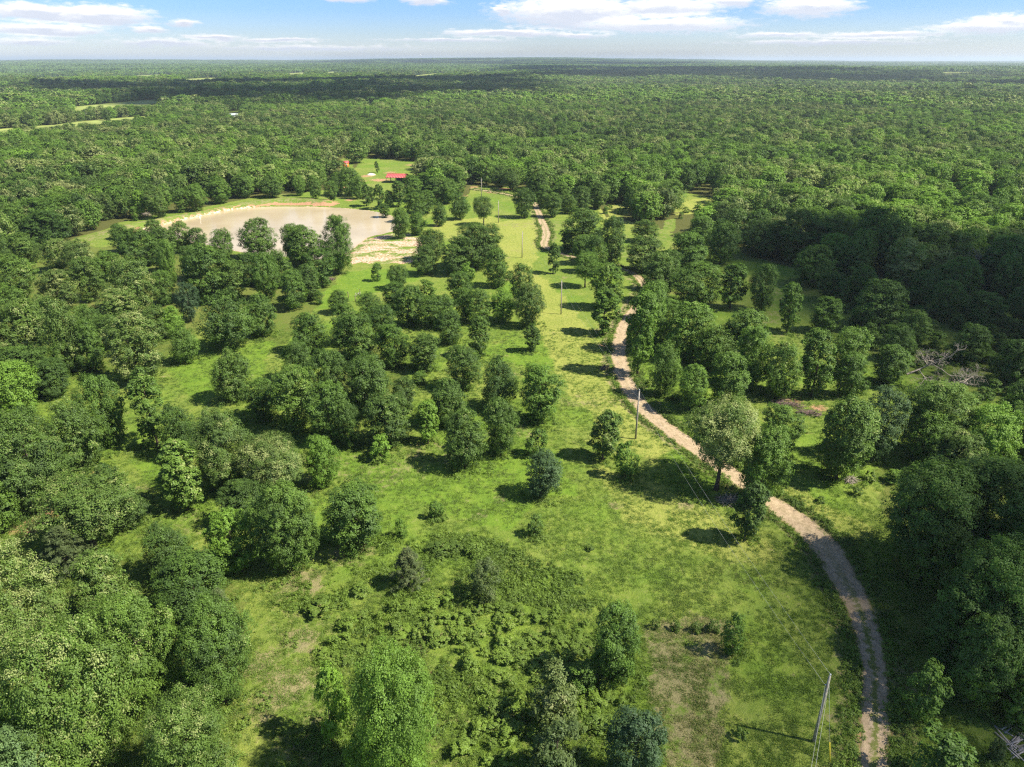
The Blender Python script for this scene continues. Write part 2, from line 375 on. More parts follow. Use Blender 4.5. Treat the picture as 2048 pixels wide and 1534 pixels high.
def ground_material():
    m, N, L, out = mat_base('ground')
    p = N.new('ShaderNodeBsdfPrincipled'); p.inputs['Roughness'].default_value = .95; p.inputs['Specular IOR Level'].default_value = .08
    geo = N.new('ShaderNodeNewGeometry'); pos = geo.outputs['Position']
    a = N.new('ShaderNodeAttribute'); a.attribute_name = 'mask'; s = N.new('ShaderNodeSeparateColor'); L.new(a.outputs['Color'], s.inputs[0])
    b = N.new('ShaderNodeAttribute'); b.attribute_name = 'mask_b'; s2 = N.new('ShaderNodeSeparateColor'); L.new(b.outputs['Color'], s2.inputs[0])
    big, mid, fine, vfine = noise(N, L, .045, 6, pos, .62), noise(N, L, .30, 5, pos, .65), noise(N, L, 1.1, 6, pos, .75), noise(N, L, 6, 3, pos, .7)
    # meadow
    g1 = ramp(N, [(.32, (.095, .163, .020)), (.48, (.138, .198, .029)), (.62, (.205, .235, .052))]); L.new(big.outputs['Fac'], g1.inputs[0])
    g2 = ramp(N, [(.34, (.085, .140, .020)), (.50, (.138, .198, .031)), (.68, (.225, .258, .075))]); L.new(fine.outputs['Fac'], g2.inputs[0])
    col = mixc(N, L, .5, g1.outputs[0], g2.outputs[0])
    lush = mixc(N, L, mth(N, L, 'MULTIPLY', s2.outputs[0], .75), col, mixc(N, L, fine.outputs['Fac'], (.075, .15, .014), (.16, .265, .028)))
    lush = mixc(N, L, 1.0, lush, mixc(N, L, sm(N, L, mid.outputs['Fac'], .36, .64), (.85, .90, .9), (1.12, 1.06, 1.1)), 'MULTIPLY')
    lush = mixc(N, L, mth(N, L, 'MULTIPLY', s2.outputs[2], sm(N, L, fine.outputs['Fac'], .30, .55)), lush, mixc(N, L, vfine.outputs['Fac'], (.22, .25, .045), (.30, .31, .085)))
    # straw and bare earth break through
    fm = mth(N, L, 'ADD', mth(N, L, 'MULTIPLY', mid.outputs['Fac'], .55), mth(N, L, 'MULTIPLY', fine.outputs['Fac'], .6))
    dry = sm(N, L, mth(N, L, 'ADD', mth(N, L, 'MULTIPLY', s.outputs[2], .85), mth(N, L, 'MULTIPLY', mth(N, L, 'SUBTRACT', fm, .57), 1.7)), .20, .48)
    strawc = mixc(N, L, vfine.outputs['Fac'], (.12, .095, .05), (.34, .28, .17))
    col = mixc(N, L, mth(N, L, 'MULTIPLY', dry, .75), lush, strawc)
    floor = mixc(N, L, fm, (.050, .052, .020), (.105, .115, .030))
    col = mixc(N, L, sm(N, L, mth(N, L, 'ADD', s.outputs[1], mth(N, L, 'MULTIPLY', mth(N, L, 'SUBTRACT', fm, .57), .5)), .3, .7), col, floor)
    dirt = mixc(N, L, fine.outputs['Fac'], (.24, .115, .060), (.50, .31, .19))
    col = mixc(N, L, sm(N, L, mth(N, L, 'ADD', s.outputs[0], mth(N, L, 'SUBTRACT', fm, .57)), .35, .62), col, dirt)
    mud = mixc(N, L, sm(N, L, fine.outputs['Fac'], .38, .62), (.40, .19, .10), (.62, .50, .40))
    col = mixc(N, L, sm(N, L, mth(N, L, 'ADD', s2.outputs[1], mth(N, L, 'SUBTRACT', fm, .57)), .35, .60), col, mud)
    col = mixc(N, L, mth(N, L, 'MULTIPLY', sm(N, L, vfine.outputs['Fac'], .5, .3), .2), col, (.04, .055, .012))
    L.new(col, p.inputs['Base Color'])
    bp = N.new('ShaderNodeBump'); bp.inputs['Strength'].default_value = .9; bp.inputs['Distance'].default_value = .35
    L.new(mth(N, L, 'ADD', fine.outputs['Fac'], mth(N, L, 'MULTIPLY', vfine.outputs['Fac'], .5)), bp.inputs['Height']); L.new(bp.outputs[0], p.inputs['Normal'])
    L.new(p.outputs[0], out.inputs[0]); return m
M['ground'] = ground_material()
def road_material():
    m, N, L, out = mat_base('dirt_track')
    p = N.new('ShaderNodeBsdfPrincipled'); p.inputs['Roughness'].default_value = .95; p.inputs['Specular IOR Level'].default_value = .08
    geo = N.new('ShaderNodeNewGeometry'); pos = geo.outputs['Position']
    ac = N.new('ShaderNodeAttribute'); ac.attribute_name = 'across'; al = N.new('ShaderNodeAttribute'); al.attribute_name = 'grassy'
    mid, fine, vf = noise(N, L, .5, 5, pos, .7), noise(N, L, 1.6, 6, pos, .75), noise(N, L, 8, 3, pos, .7)
    c = ramp(N, [(.34, (.16, .115, .065)), (.5, (.345, .258, .16)), (.66, (.525, .415, .28))]); L.new(fine.outputs['Fac'], c.inputs[0])
    c2 = mixc(N, L, mid.outputs['Fac'], (.22, .155, .09), (.50, .41, .29))
    col = mixc(N, L, .5, c.outputs[0], c2)
    col = mixc(N, L, mth(N, L, 'MULTIPLY', sm(N, L, vf.outputs['Fac'], .48, .3), .5), col, (.14, .10, .07))
    aa = mth(N, L, 'ABSOLUTE', ac.outputs['Fac'])
    cen = mth(N, L, 'MULTIPLY', sm(N, L, mth(N, L, 'ADD', aa, mth(N, L, 'MULTIPLY', mth(N, L, 'SUBTRACT', fine.outputs['Fac'], .5), 1.6)), .34, .05), al.outputs['Fac'])
    edge = sm(N, L, mth(N, L, 'ADD', aa, mth(N, L, 'MULTIPLY', mth(N, L, 'SUBTRACT', fine.outputs['Fac'], .5), 1.5)), .72, .98)
    col = mixc(N, L, cen, col, mixc(N, L, vf.outputs['Fac'], (.07, .09, .02), (.20, .22, .06)))
    col = mixc(N, L, edge, col, mixc(N, L, vf.outputs['Fac'], (.10, .10, .03), (.22, .22, .06)))
    L.new(col, p.inputs['Base Color'])
    bp = N.new('ShaderNodeBump'); bp.inputs['Strength'].default_value = .7; bp.inputs['Distance'].default_value = .15
    L.new(mth(N, L, 'ADD', fine.outputs['Fac'], vf.outputs['Fac']), bp.inputs['Height']); L.new(bp.outputs[0], p.inputs['Normal'])
    L.new(p.outputs[0], out.inputs[0]); return m
M['road'] = road_material()
def water_material():
    m, N, L, out = mat_base('silty_water')
    p = N.new('ShaderNodeBsdfPrincipled'); p.inputs['Roughness'].default_value = .16; p.inputs['Specular IOR Level'].default_value = .3; p.inputs['IOR'].default_value = 1.33
    geo = N.new('ShaderNodeNewGeometry'); n = noise(N, L, .03, 3, geo.outputs['Position'])
    r = ramp(N, [(.35, (.34, .275, .175)), (.65, (.42, .355, .25))]); L.new(n.outputs['Fac'], r.inputs[0]); L.new(r.outputs[0], p.inputs['Base Color'])
    n2 = noise(N, L, 1.4, 3, geo.outputs['Position']); b = N.new('ShaderNodeBump'); b.inputs['Strength'].default_value = .06; b.inputs['Distance'].default_value = .1
    L.new(n2.outputs['Fac'], b.inputs['Height']); L.new(b.outputs[0], p.inputs['Normal'])
    L.new(p.outputs[0], out.inputs[0]); return m
M['water'] = water_material()
M['pasture'] = simple('pasture_grass', (.21, .25, .07), .95, .35, .05, .1)

# ------------------------------------------------------------------ regions in the photograph, turned to ground where used
P_THICKET = [(590,1110),(700,1080),(880,1062),(1000,1100),(1165,1150),(1195,1230),(1270,1320),(1330,1540),(560,1540),(620,1330),(560,1250)]
P_BRAMBLE = [(865,1068),(960,1072),(1080,1122),(1168,1152),(1150,1210),(1020,1215),(960,1140),(880,1110)]
P_BROWN = [(1285,1250),(1400,1225),(1475,1270),(1440,1540),(1330,1540),(1300,1400)]
P_SHORE = [(690,500),(735,474),(795,462),(850,478),(845,522),(760,530),(700,528)]
P_DARKBRUSH = [(1560,560),(1760,540),(2080,560),(2080,830),(1900,790),(1760,720),(1640,640)]
P_CLEAR = [[(1212,412),(1258,404),(1264,426),(1220,442)],[(1340,392),(1375,386),(1442,398),(1452,424),(1350,430)],[(1330,440),(1352,436),(1350,462),(1325,465)],[(1545,600),(1590,625),(1640,690),(1600,700),(1550,650)],[(681,316),(706,318),(707,346),(681,346)],[(454,222),(484,222),(484,239),(454,240)],[(734,203),(756,203),(756,213),(734,214)],
           [(715,316),(835,322),(832,345),(812,372),(800,388),(735,402),(650,412),(650,398),(722,372),(722,350)],
           [(600,385),(700,375),(720,420),(600,420)],
           [(945,372),(1030,374),(1080,395),(1090,440),(900,440),(945,395)]]
P_FIELDS = [[(-20,262),(60,255),(110,252),(150,246),(240,238),(330,232),(345,235),(260,246),(190,252),(150,258),(100,266),(60,276),(-20,279)],
            [(140,217),(200,211),(245,207),(300,202),(330,204),(280,216),(215,222),(150,227)],
            [(355,157),(420,154),(470,156),(380,162)],[(240,150),(330,145),(345,149),(260,155)],[(820,151),(880,147),(895,150),(835,155)],[(1500,141),(1570,139),(1580,142),(1510,145)],[(1880,146),(1960,143),(1965,147),(1890,150)],[(60,152),(150,149),(160,153),(70,158)],[(575,146),(610,144),(608,149),(580,150)],[(640,144),(700,139),(715,144),(660,148)],
            [(945,141),(1000,138),(985,143),(950,146)],
            [(500,118.8+20),(640,136),(600,141),(520,143)],[(1120,121),(1145,121),(1140,124),(1118,125)]]
# the wood that is scattered by chance begins above this line of the photograph
FOREST_EDGE = [(-400,505),(0,500),(120,492),(180,470),(235,442),(330,424),(420,408),(500,392),(560,384),(640,384),(650,385),(700,345),(720,320),(838,325),(846,395),(935,388),(942,370),(1030,370),
               (1060,388),(1130,402),(1195,404),(1210,430),(1300,446),(1380,475),(1480,500),(1560,525),(1700,560),(1850,590),(2048,620),(2500,640)]

# ------------------------------------------------------------------ ground sheet
def axis(lo, hi, step, far_lo, far_hi, g=1.09):
    mid = list(np.arange(lo, hi+step/2, step)); a = []; b = []; s = step; x = hi
    while x < far_hi: s *= g; x += s; b.append(x)
    s = step; x = lo
    while x > far_lo: s *= g; x -= s; a.append(x)
    return np.array(a[::-1]+mid+b)
xs = axis(-125, 165, .95, -230, 42000); xs = xs[xs > -125.01]
xl = axis(-230, -126.2, 1.8, -42000, -126); xs = np.r_[xl[xl < -125.9], xs]
ys = axis(28, 300, .95, -800, 301); ys = ys[ys <= 300.01]; yh = axis(301.5, 420, 1.5, 301, 60000, 1.06); ys = np.r_[ys, yh[yh > 301]]
GX, GY = np.meshgrid(xs, ys, indexing='xy'); sh = GX.shape
gx, gy = GX.ravel(), GY.ravel()
gz = hgt(gx, gy)
gpx, gpy = proj(gx, gy, 0)
gpx = np.where(gy < 5, -9999, gpx)
def soft(poly, px, py, j=0):
    """mask with an edge made ragged by noise on the ground"""
    qx = px+(fbm(gx/5+j, gy/5, 3)-.5)*34*(py/1000); qy = py+(fbm(gx/5+50, gy/5+j, 3)-.5)*24*(py/1000)
    return inpoly(qx, qy, poly).astype(float)
m_forest = np.zeros(len(gx)); m_dirt = np.zeros(len(gx)); m_dry = np.full(len(gx), .08); m_lush = np.zeros(len(gx)); m_mud = np.zeros(len(gx))
edge_y = np.interp(gpx, [a for a, b in FOREST_EDGE], [b for a, b in FOREST_EDGE])
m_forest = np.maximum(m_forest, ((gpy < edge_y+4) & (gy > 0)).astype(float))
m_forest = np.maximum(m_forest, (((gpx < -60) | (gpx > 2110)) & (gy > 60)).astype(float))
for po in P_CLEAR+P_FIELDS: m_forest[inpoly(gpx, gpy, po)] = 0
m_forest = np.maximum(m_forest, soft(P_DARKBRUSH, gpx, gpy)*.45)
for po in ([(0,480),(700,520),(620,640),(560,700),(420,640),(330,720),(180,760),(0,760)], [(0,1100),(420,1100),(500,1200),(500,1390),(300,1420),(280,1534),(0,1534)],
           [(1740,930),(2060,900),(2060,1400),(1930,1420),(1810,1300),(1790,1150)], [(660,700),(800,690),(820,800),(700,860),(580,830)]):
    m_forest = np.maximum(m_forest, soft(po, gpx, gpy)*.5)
rd, rs, rp = polydist(np.where(np.hypot(gx, gy) < 600, gx, 1e5), gy, ROAD[::2, :2])
m_dirt = np.maximum(m_dirt, sstep(2.5, 1.6, rd)*.5)
bank = np.exp(-((rd-3.3)/.8)**2)*(rs > 0)*sstep(15, 40, rp)*sstep(200, 160, rp)
m_dirt = np.maximum(m_dirt, bank*.42); m_dry = np.maximum(m_dry, bank*.8)
m_dry = np.maximum(m_dry, sstep(6.5, 3, rd)*.42)
m_dry = np.maximum(m_dry, soft(P_BROWN, gpx, gpy, 3)*(.25+.5*fbm(gx/4, gy/4, 3)))
m_dry = np.maximum(m_dry, sstep(.55, .75, fbm(gx/14+31, gy/14+5, 3))*.28)
for cx_, cy_, r_ in ((1370,1010,2.2),(1000,1000,1.4),(960,1030,1.6),(570,1380,5),(600,1170,4),(640,1490,5),(520,1330,3),(600,1280,3),(700,1100,4),(1640,1040,2),(1230,1010,1.5),(820,1290,2.4),(1200,660,1.6)):
    q = G(cx_, cy_); m_dry = np.maximum(m_dry, .62*np.exp(-((gx-q[0])**2+(gy-q[1])**2)/r_**2))
for cx_, cy_, r_ in ((330,1430,2.2),(200,945,3),(60,1050,4.5),(100,1020,4),(1215,735,1.6),(1205,690,2.0),(1395,820,2.5),(1540,990,1.5),(1625,1478,.7),(860,1345,.8),
                     (300,1420,1.6),(250,1065,1.2),(985,385,6),(1010,378,7),(950,374,5),(930,392,4),(870,452,3),(690,375,4),(660,404,6),(760,360,10),(720,362,7),(735,352,8),(800,372,7),(780,345,8),(820,330,7),(700,400,5),(1590,800,3),(1560,800,3),(1640,815,3)):
    q = G(cx_, cy_); m_dirt = np.maximum(m_dirt, .62*np.exp(-((gx-q[0])**2+(gy-q[1])**2)/r_**2))
for po in ([(560,640),(520,760),(420,700),(340,740),(400,820)], [(520,820),(720,900),(900,950),(1100,1000),(1000,1060),(700,960)], [(950,700),(1110,660),(1120,740),(980,720)], [(600,575),(740,560),(840,560),(640,620)],
           [(700,540),(860,535),(830,560),(650,590)], [(1010,560),(1100,570),(1080,600),(1000,590)], [(900,880),(1120,900),(1160,1000),(960,980)], [(280,860),(330,900),(440,1040),(380,1060),(270,930)]):
    m_lush = np.maximum(m_lush, soft(po, gpx, gpy, 9))
m_lush = np.maximum(m_lush, sstep(.5, .72, fbm(gx/11+3, gy/11+60, 3))*.75)
pd, _, _ = polydist(np.where(np.hypot(gx, gy) < 600, gx, 1e5), gy, np.vstack([POND, POND[:1]]))
m_mud = np.maximum(soft(P_SHORE, gpx, gpy, 5)*(.16+.6*fbm(gx/7, gy/4, 3)), sstep(2.2, .4, pd)*.6)
dd_, _, dq_ = polydist(np.where(np.hypot(gx, gy) < 600, gx, 1e5), gy, DAM)
slope = (pd < 9)*(dd_ < 8)*(gz > WATER_Z+.15)*(gz < .75)
m_dirt = np.maximum(m_dirt, slope*.7); m_forest *= (1-sstep(10, 4, dd_))
m_dry = np.maximum(m_dry, sstep(9, 3, dd_)*.35)
m_pale = np.zeros(len(gx))
for po in ([(985,440),(1085,440),(1075,500),(1065,540),(1130,600),(1200,680),(1222,780),(1340,885),(1310,935),(1200,850),(1120,760),(1070,640),(1015,540)], [(870,440),(1000,432),(1000,470),(860,480)], [(1480,960),(1600,980),(1760,1060),(1700,1080),(1560,1010)],
           [(1180,930),(1300,960),(1500,1060),(1580,1130),(1450,1120),(1250,1040)], [(1400,820),(1500,850),(1520,880),(1430,860)], [(1200,404),(1450,395),(1450,425),(1200,442)]):
    m_pale = np.maximum(m_pale, soft(po, gpx, gpy, 13))
m_pale *= .45+.9*fbm(gx/6+8, gy/6+8, 3)
m_lush *= 1-.7*np.clip(m_pale, 0, 1)
ii = np.arange(sh[0]*sh[1]).reshape(sh)
quads = np.stack([ii[:-1, :-1], ii[:-1, 1:], ii[1:, 1:], ii[1:, :-1]], -1).reshape(-1, 4)
one = np.ones(len(gx))
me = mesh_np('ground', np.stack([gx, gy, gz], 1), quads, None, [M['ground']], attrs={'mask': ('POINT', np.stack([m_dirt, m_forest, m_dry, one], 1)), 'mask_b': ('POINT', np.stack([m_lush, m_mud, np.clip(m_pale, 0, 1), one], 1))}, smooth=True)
tag(link(bpy.data.objects.new('ground', me)), 'rolling ground of green meadow and woodland floor', None, None, 'structure')
print('ground verts', len(gx), 'z', gz.min(), gz.max(), 'x', gx.min(), gx.max(), 'y', gy.min(), gy.max())

# pond water
pv = np.c_[POND, np.full(len(POND), WATER_Z)]
cpt = np.r_[POND.mean(0), WATER_Z]; n_ = len(pv)
rings = [pv*(1-k)+cpt*k for k in (-.01, .5)]
vv = np.vstack(rings+[cpt]); i_ = np.arange(n_); j_ = (i_+1) % n_
tag(link(bpy.data.objects.new('water', mesh_np('water', vv, np.stack([i_, j_, n_+j_, n_+i_], 1), np.stack([n_+i_, n_+j_, np.full(n_, 2*n_)], 1), [M['water']]))), 'cream coloured silty pond held behind an earth dam', None, None, 'structure')

# dirt road: a ragged strip with worn wheel ruts
rr = np.random.RandomState(2)
cl = ROAD; tg = np.gradient(cl[:, :2], axis=0); tg /= np.linalg.norm(tg, axis=1, keepdims=True)
# resample to about 0.7 m
seg = np.r_[0, np.cumsum(np.linalg.norm(np.diff(cl[:, :2], axis=0), axis=1))]
sN = np.arange(0, seg[-1], .7); rx = np.interp(sN, seg, cl[:, 0]); ry = np.interp(sN, seg, cl[:, 1]); rw = np.interp(sN, seg, cl[:, 2])*.9
nx = -np.gradient(ry); ny = np.gradient(rx); nn = np.hypot(nx, ny); nx /= nn; ny /= nn
acr = np.linspace(-1, 1, 13)
el_ = .5*rw*(1.02+.30*(fbm(sN/1.9, sN*0, 4)-.5)*2); er_ = .5*rw*(1.02+.30*(fbm(sN/1.9+90, sN*0, 4)-.5)*2)
half = np.where(acr[None] < 0, el_[:, None], er_[:, None])
X = rx[:, None]+nx[:, None]*acr[None]*half; Y = ry[:, None]+ny[:, None]*acr[None]*half
rut = np.exp(-((np.abs(acr)-.48)/.16)**2)
Z = hgt(X.ravel(), Y.ravel()).reshape(X.shape)
base = np.mean(Z[:, 3:10], axis=1, keepdims=True)
Z = np.maximum(Z+.03, base+.045)-.05*rut[None]+.03*(fbm(X*1.7, Y*1.7, 2)-.5)+.02
Z[:, 0] -= .12; Z[:, -1] -= .12
ii = np.arange(X.size).reshape(X.shape)
q = np.stack([ii[:-1, :-1], ii[:-1, 1:], ii[1:, 1:], ii[1:, :-1]], -1).reshape(-1, 4)
gr = np.where(sN < 42, 1., .25*sstep(42, 50, 92-sN)); gr = np.clip(1-sstep(26, 48, sN)*.9, 0, 1)+.4*sstep(150, 200, sN)
tag(link(bpy.data.objects.new('dirt_road', mesh_np('dirt_road', np.stack([X.ravel(), Y.ravel(), Z.ravel()], 1), q[:, ::-1], None, [M['road']],
    attrs={'across': ('POINT', np.broadcast_to(acr[None], X.shape).ravel()), 'grassy': ('POINT', np.broadcast_to(gr[:, None], X.shape).ravel())}, smooth=True))),
    'tan dirt and gravel track winding through the meadow', None, None, 'structure')

# ------------------------------------------------------------------ foliage builder
def unit(v): return v/(np.linalg.norm(v, axis=-1, keepdims=True)+1e-9)
def leaves(rs, clumps, per, size, aspect=.62, shell=.55, up=.35, droop=0.):
    """clumps: rows of x y z r. returns verts, quads, rnd, clump"""
    C = np.repeat(clumps, per, axis=0) if np.isscalar(per) else np.repeat(clumps, per, axis=0)
    n = len(C); cid = np.repeat(np.arange(len(clumps)), per)
    # each clump carries a dozen smaller sprays, with gaps between them
    ns = 14; sub = unit(rs.normal(size=(len(clumps), ns, 3))+np.array([0, 0, .35])); sr = .8+.4*rs.rand(len(clumps), ns); sid = rs.randint(0, ns, n)
    sd0 = sub[cid, sid]; off = rs.normal(size=(n, 3))*np.where(rs.rand(n, 1) < .82, .19, .55)
    d = unit(sd0+off)
    rad = C[:, 3:4]*sr[cid, sid][:, None]*1.04*(shell+(1.0-shell)*rs.rand(n, 1)**.6)*(1.08-.35*np.minimum(1, np.linalg.norm(off, axis=1, keepdims=True)))
    p = C[:, :3]+d*rad*np.array([1, 1, .85])
    zc = .4*clumps[:, 2].max(); outw = unit(p-np.array([0, 0, zc]))
    nrm = unit(d*.65+outw*.55+np.array([0, 0, up])+rs.normal(size=(n, 3))*.42)
    a = unit(np.cross(nrm, rs.normal(size=(n, 3)))); a[:, 2] -= droop; a = unit(a); b = unit(np.cross(nrm, a))
    s = size*(.65+.7*rs.rand(n, 1))
    a = a*s*.5; b = b*s*.5*aspect
    v = np.stack([p-a, p+b+a*.1, p+a, p-b+a*.1], 1).reshape(-1, 3)
    q = np.arange(n*4).reshape(-1, 4)
    rnd = rs.rand(n)*.4+.6*rs.rand(len(clumps), ns)[cid, sid]; cr = rs.rand(len(clumps))[cid]
    return v, q, rnd, cr
def crown_oak(rs, H, W, n, lo=.10, lob=.16, fat=.62, gap=.6):
    """clump centres over an uneven oak crown"""
    out = []; k = 0
    nb_ = 11; ba = rs.rand(nb_)*6.28; bt = rs.rand(nb_)**.8; bamp = .45+.75*rs.rand(nb_)      # boughs that push the outline out
    wide = .36+.16*rs.rand()
    while len(out) < n and k < n*40:
        k += 1
        t = rs.rand()**.85; an = rs.rand()*6.28
        prof = (1-((t-wide)/(1-wide))**2.5)**.5 if t > wide else 1-(.30+.25*fat)*((wide-t)/wide)**2
        da = np.abs((an-ba+math.pi) % 6.2832-math.pi)*(.35+.65*prof)
        bgh = float(np.max(bamp*np.exp(-(da/.55)**2-((t-bt)/.22)**2)))
        r = W*.5*prof*((.74 if gap > .3 else .86)+(.22+lob if gap > .3 else .14)*bgh)
        if bgh < .22 and rs.rand() < gap: continue
        cr = W*(.10+.075*rs.rand())
        rr_ = max(0, r-cr*.8)
        if rs.rand() < .22: rr_ *= rs.rand()**.5*.8
        z = H*(lo+(1-lo)*t)
        z = min(z, H-cr*.75)
        c = (math.cos(an)*rr_, math.sin(an)*rr_, z, cr)
        if any((c[0]-o[0])**2+(c[1]-o[1])**2+(c[2]-o[2])**2 < (.62*(cr+o[3])*.5)**2*1.5 for o in out) and k < n*30: continue
        out.append(c)
    out.append((rs.normal()*W*.05, rs.normal()*W*.05, H-W*.11, W*.12))
    return np.array(out)
def trunk_mb(rs, H, W, clumps, r0, limbs=9, k=7, bend=.03, topf=.8):
    mb = MB(); n = 7; t = np.linspace(0, 1, n)
    b1, b2 = rs.normal(size=2)*H*bend
    pts = np.stack([b1*np.sin(t*2.2), b2*np.sin(t*1.9), t*H*topf-.25*(t == 0)], 1)
    mb.tube(pts, r0*(1-.82*t)+r0*.5*np.exp(-t*14), k)
    if len(clumps) and limbs:
        idx = rs.choice(len(clumps), min(limbs, len(clumps)), replace=False)
        for i in idx:
            c = clumps[i, :3]; tz = np.clip((c[2]-.28*np.hypot(c[0], c[1]))/(H*topf), .12, .85)
            s = np.array([np.interp(tz, t, pts[:, 0]), np.interp(tz, t, pts[:, 1]), tz*H*topf])
            m1 = s*.5+c*.5+np.array([0, 0, -.05*H])+rs.normal(size=3)*.03*H
            rr_ = r0*(1-.8*tz)*.55
            mb.tube([s, m1, c], [rr_, rr_*.6, rr_*.2], 5, False)
    return mb
class Proto: pass
def make_proto(name, H, W, kind, crown, trunk_arr):
    """crown: (v,q,rnd,clump) ; trunk_arr: MB"""
    p = Proto(); p.H, p.W, p.kind = H, W, kind
    v, q, rnd, cl_ = crown
    p.W = 2*float(np.percentile(np.hypot(v[:, 0], v[:, 1]), 97.5)); p.H = float(np.percentile(v[:, 2], 99.6))
    p.tris = len(q)*2
    p.crown = mesh_np(name+'_crown', v, q, None, [kind], attrs={'rnd': ('FACE', rnd), 'clump': ('FACE', cl_)})
    p.trunk = trunk_arr.mesh(name+'_trunk', M['bark'], True) if trunk_arr is not None else None
    return p
def joined_mesh(name, crown, mb, leafm):
    v, q, rnd, cl_ = crown
    tv, tq, tt = mb.arrays(); nv = len(v)
    V = np.vstack([v, tv]); Q = np.vstack([q, tq+nv]) ; T = tt+nv if tt is not None else None
    nt_ = 0 if T is None else len(T)
    mi = np.r_[np.zeros(len(q), int), np.ones(len(tq)+nt_, int)]
    pad = np.full(len(tq)+nt_, .5)
    return mesh_np(name, V, Q, T, [leafm, M['bark']], mi, {'rnd': ('FACE', np.r_[rnd, pad]), 'clump': ('FACE', np.r_[cl_, pad])})
PR = {}
def oak_set(key, cnt, H, W, n, per, size, seed, mat='oak', lo=.10, r0=.2, limbs=9, **kw):
    PR[key] = []
    for i in range(cnt):
        rs = np.random.RandomState(seed+i)
        h = H*(.9+.2*rs.rand()); w = W*(.85+.3*rs.rand())
        c = crown_oak(rs, h, w, n, lo, **kw)
        PR[key].append(make_proto('tree_'+key, h, w, M[mat], leaves(rs, c, per, size), trunk_mb(rs, h, w, c, r0, limbs)))
oak_set('big', 4, 15, 13, 120, 640, .205, 10, lo=.07, r0=.34, limbs=16, lob=.22)
oak_set('mid', 9, 10.5, 8.2, 88, 320, .215, 30, lo=.04, r0=.19, limbs=10)
oak_set('spread', 3, 13.5, 13.5, 95, 580, .205, 50, lo=.30, r0=.33, limbs=16, lob=.26, fat=.8)
oak_set('slim', 3, 10.5, 5.6, 58, 310, .215, 60, lo=.08, r0=.15, limbs=9, fat=.75)
oak_set('young', 4, 5.5, 4.0, 36, 170, .20, 70, lo=.05, r0=.08, limbs=6)
oak_set('shrub', 4, 2.4, 2.5, 18, 110, .17, 80, lo=.02, r0=.03, limbs=4, mat='weed')
oak_set('willow', 2, 11, 8, 84, 260, .20, 90, lo=.08, r0=.2, limbs=12, mat='fine')
oak_set('juniper', 2, 6, 5.0, 52, 230, .17, 95, lo=.03, r0=.12, limbs=6, mat='cedar', fat=.55)
# pines: whorled boughs of needle tufts
PR['pine'] = []
for i in range(2):
    rs = np.random.RandomState(120+i); H_, W_ = 11., 6.5; cl_ = []
    for t in np.linspace(.16, .98, 13):
        for a in np.arange(5)+rs.rand():
            r_ = W_*.5*(1-t)**.7*(.7+.4*rs.rand())+.15
            for f in (.5, 1.):
                cl_.append((math.cos(a*1.257)*r_*f, math.sin(a*1.257)*r_*f, H_*t+r_*f*.18, .42+.25*rs.rand()))
    cl_ = np.array(cl_)
    PR['pine'].append(make_proto('tree_pine', H_, W_, M['pine'], leaves(rs, cl_, 70, .5, .16, .1, .6), trunk_mb(rs, H_, W_, cl_, .16, 24, topf=.95, bend=.01)))
print('near crown tris', sum(p.tris for v in PR.values() for p in v))

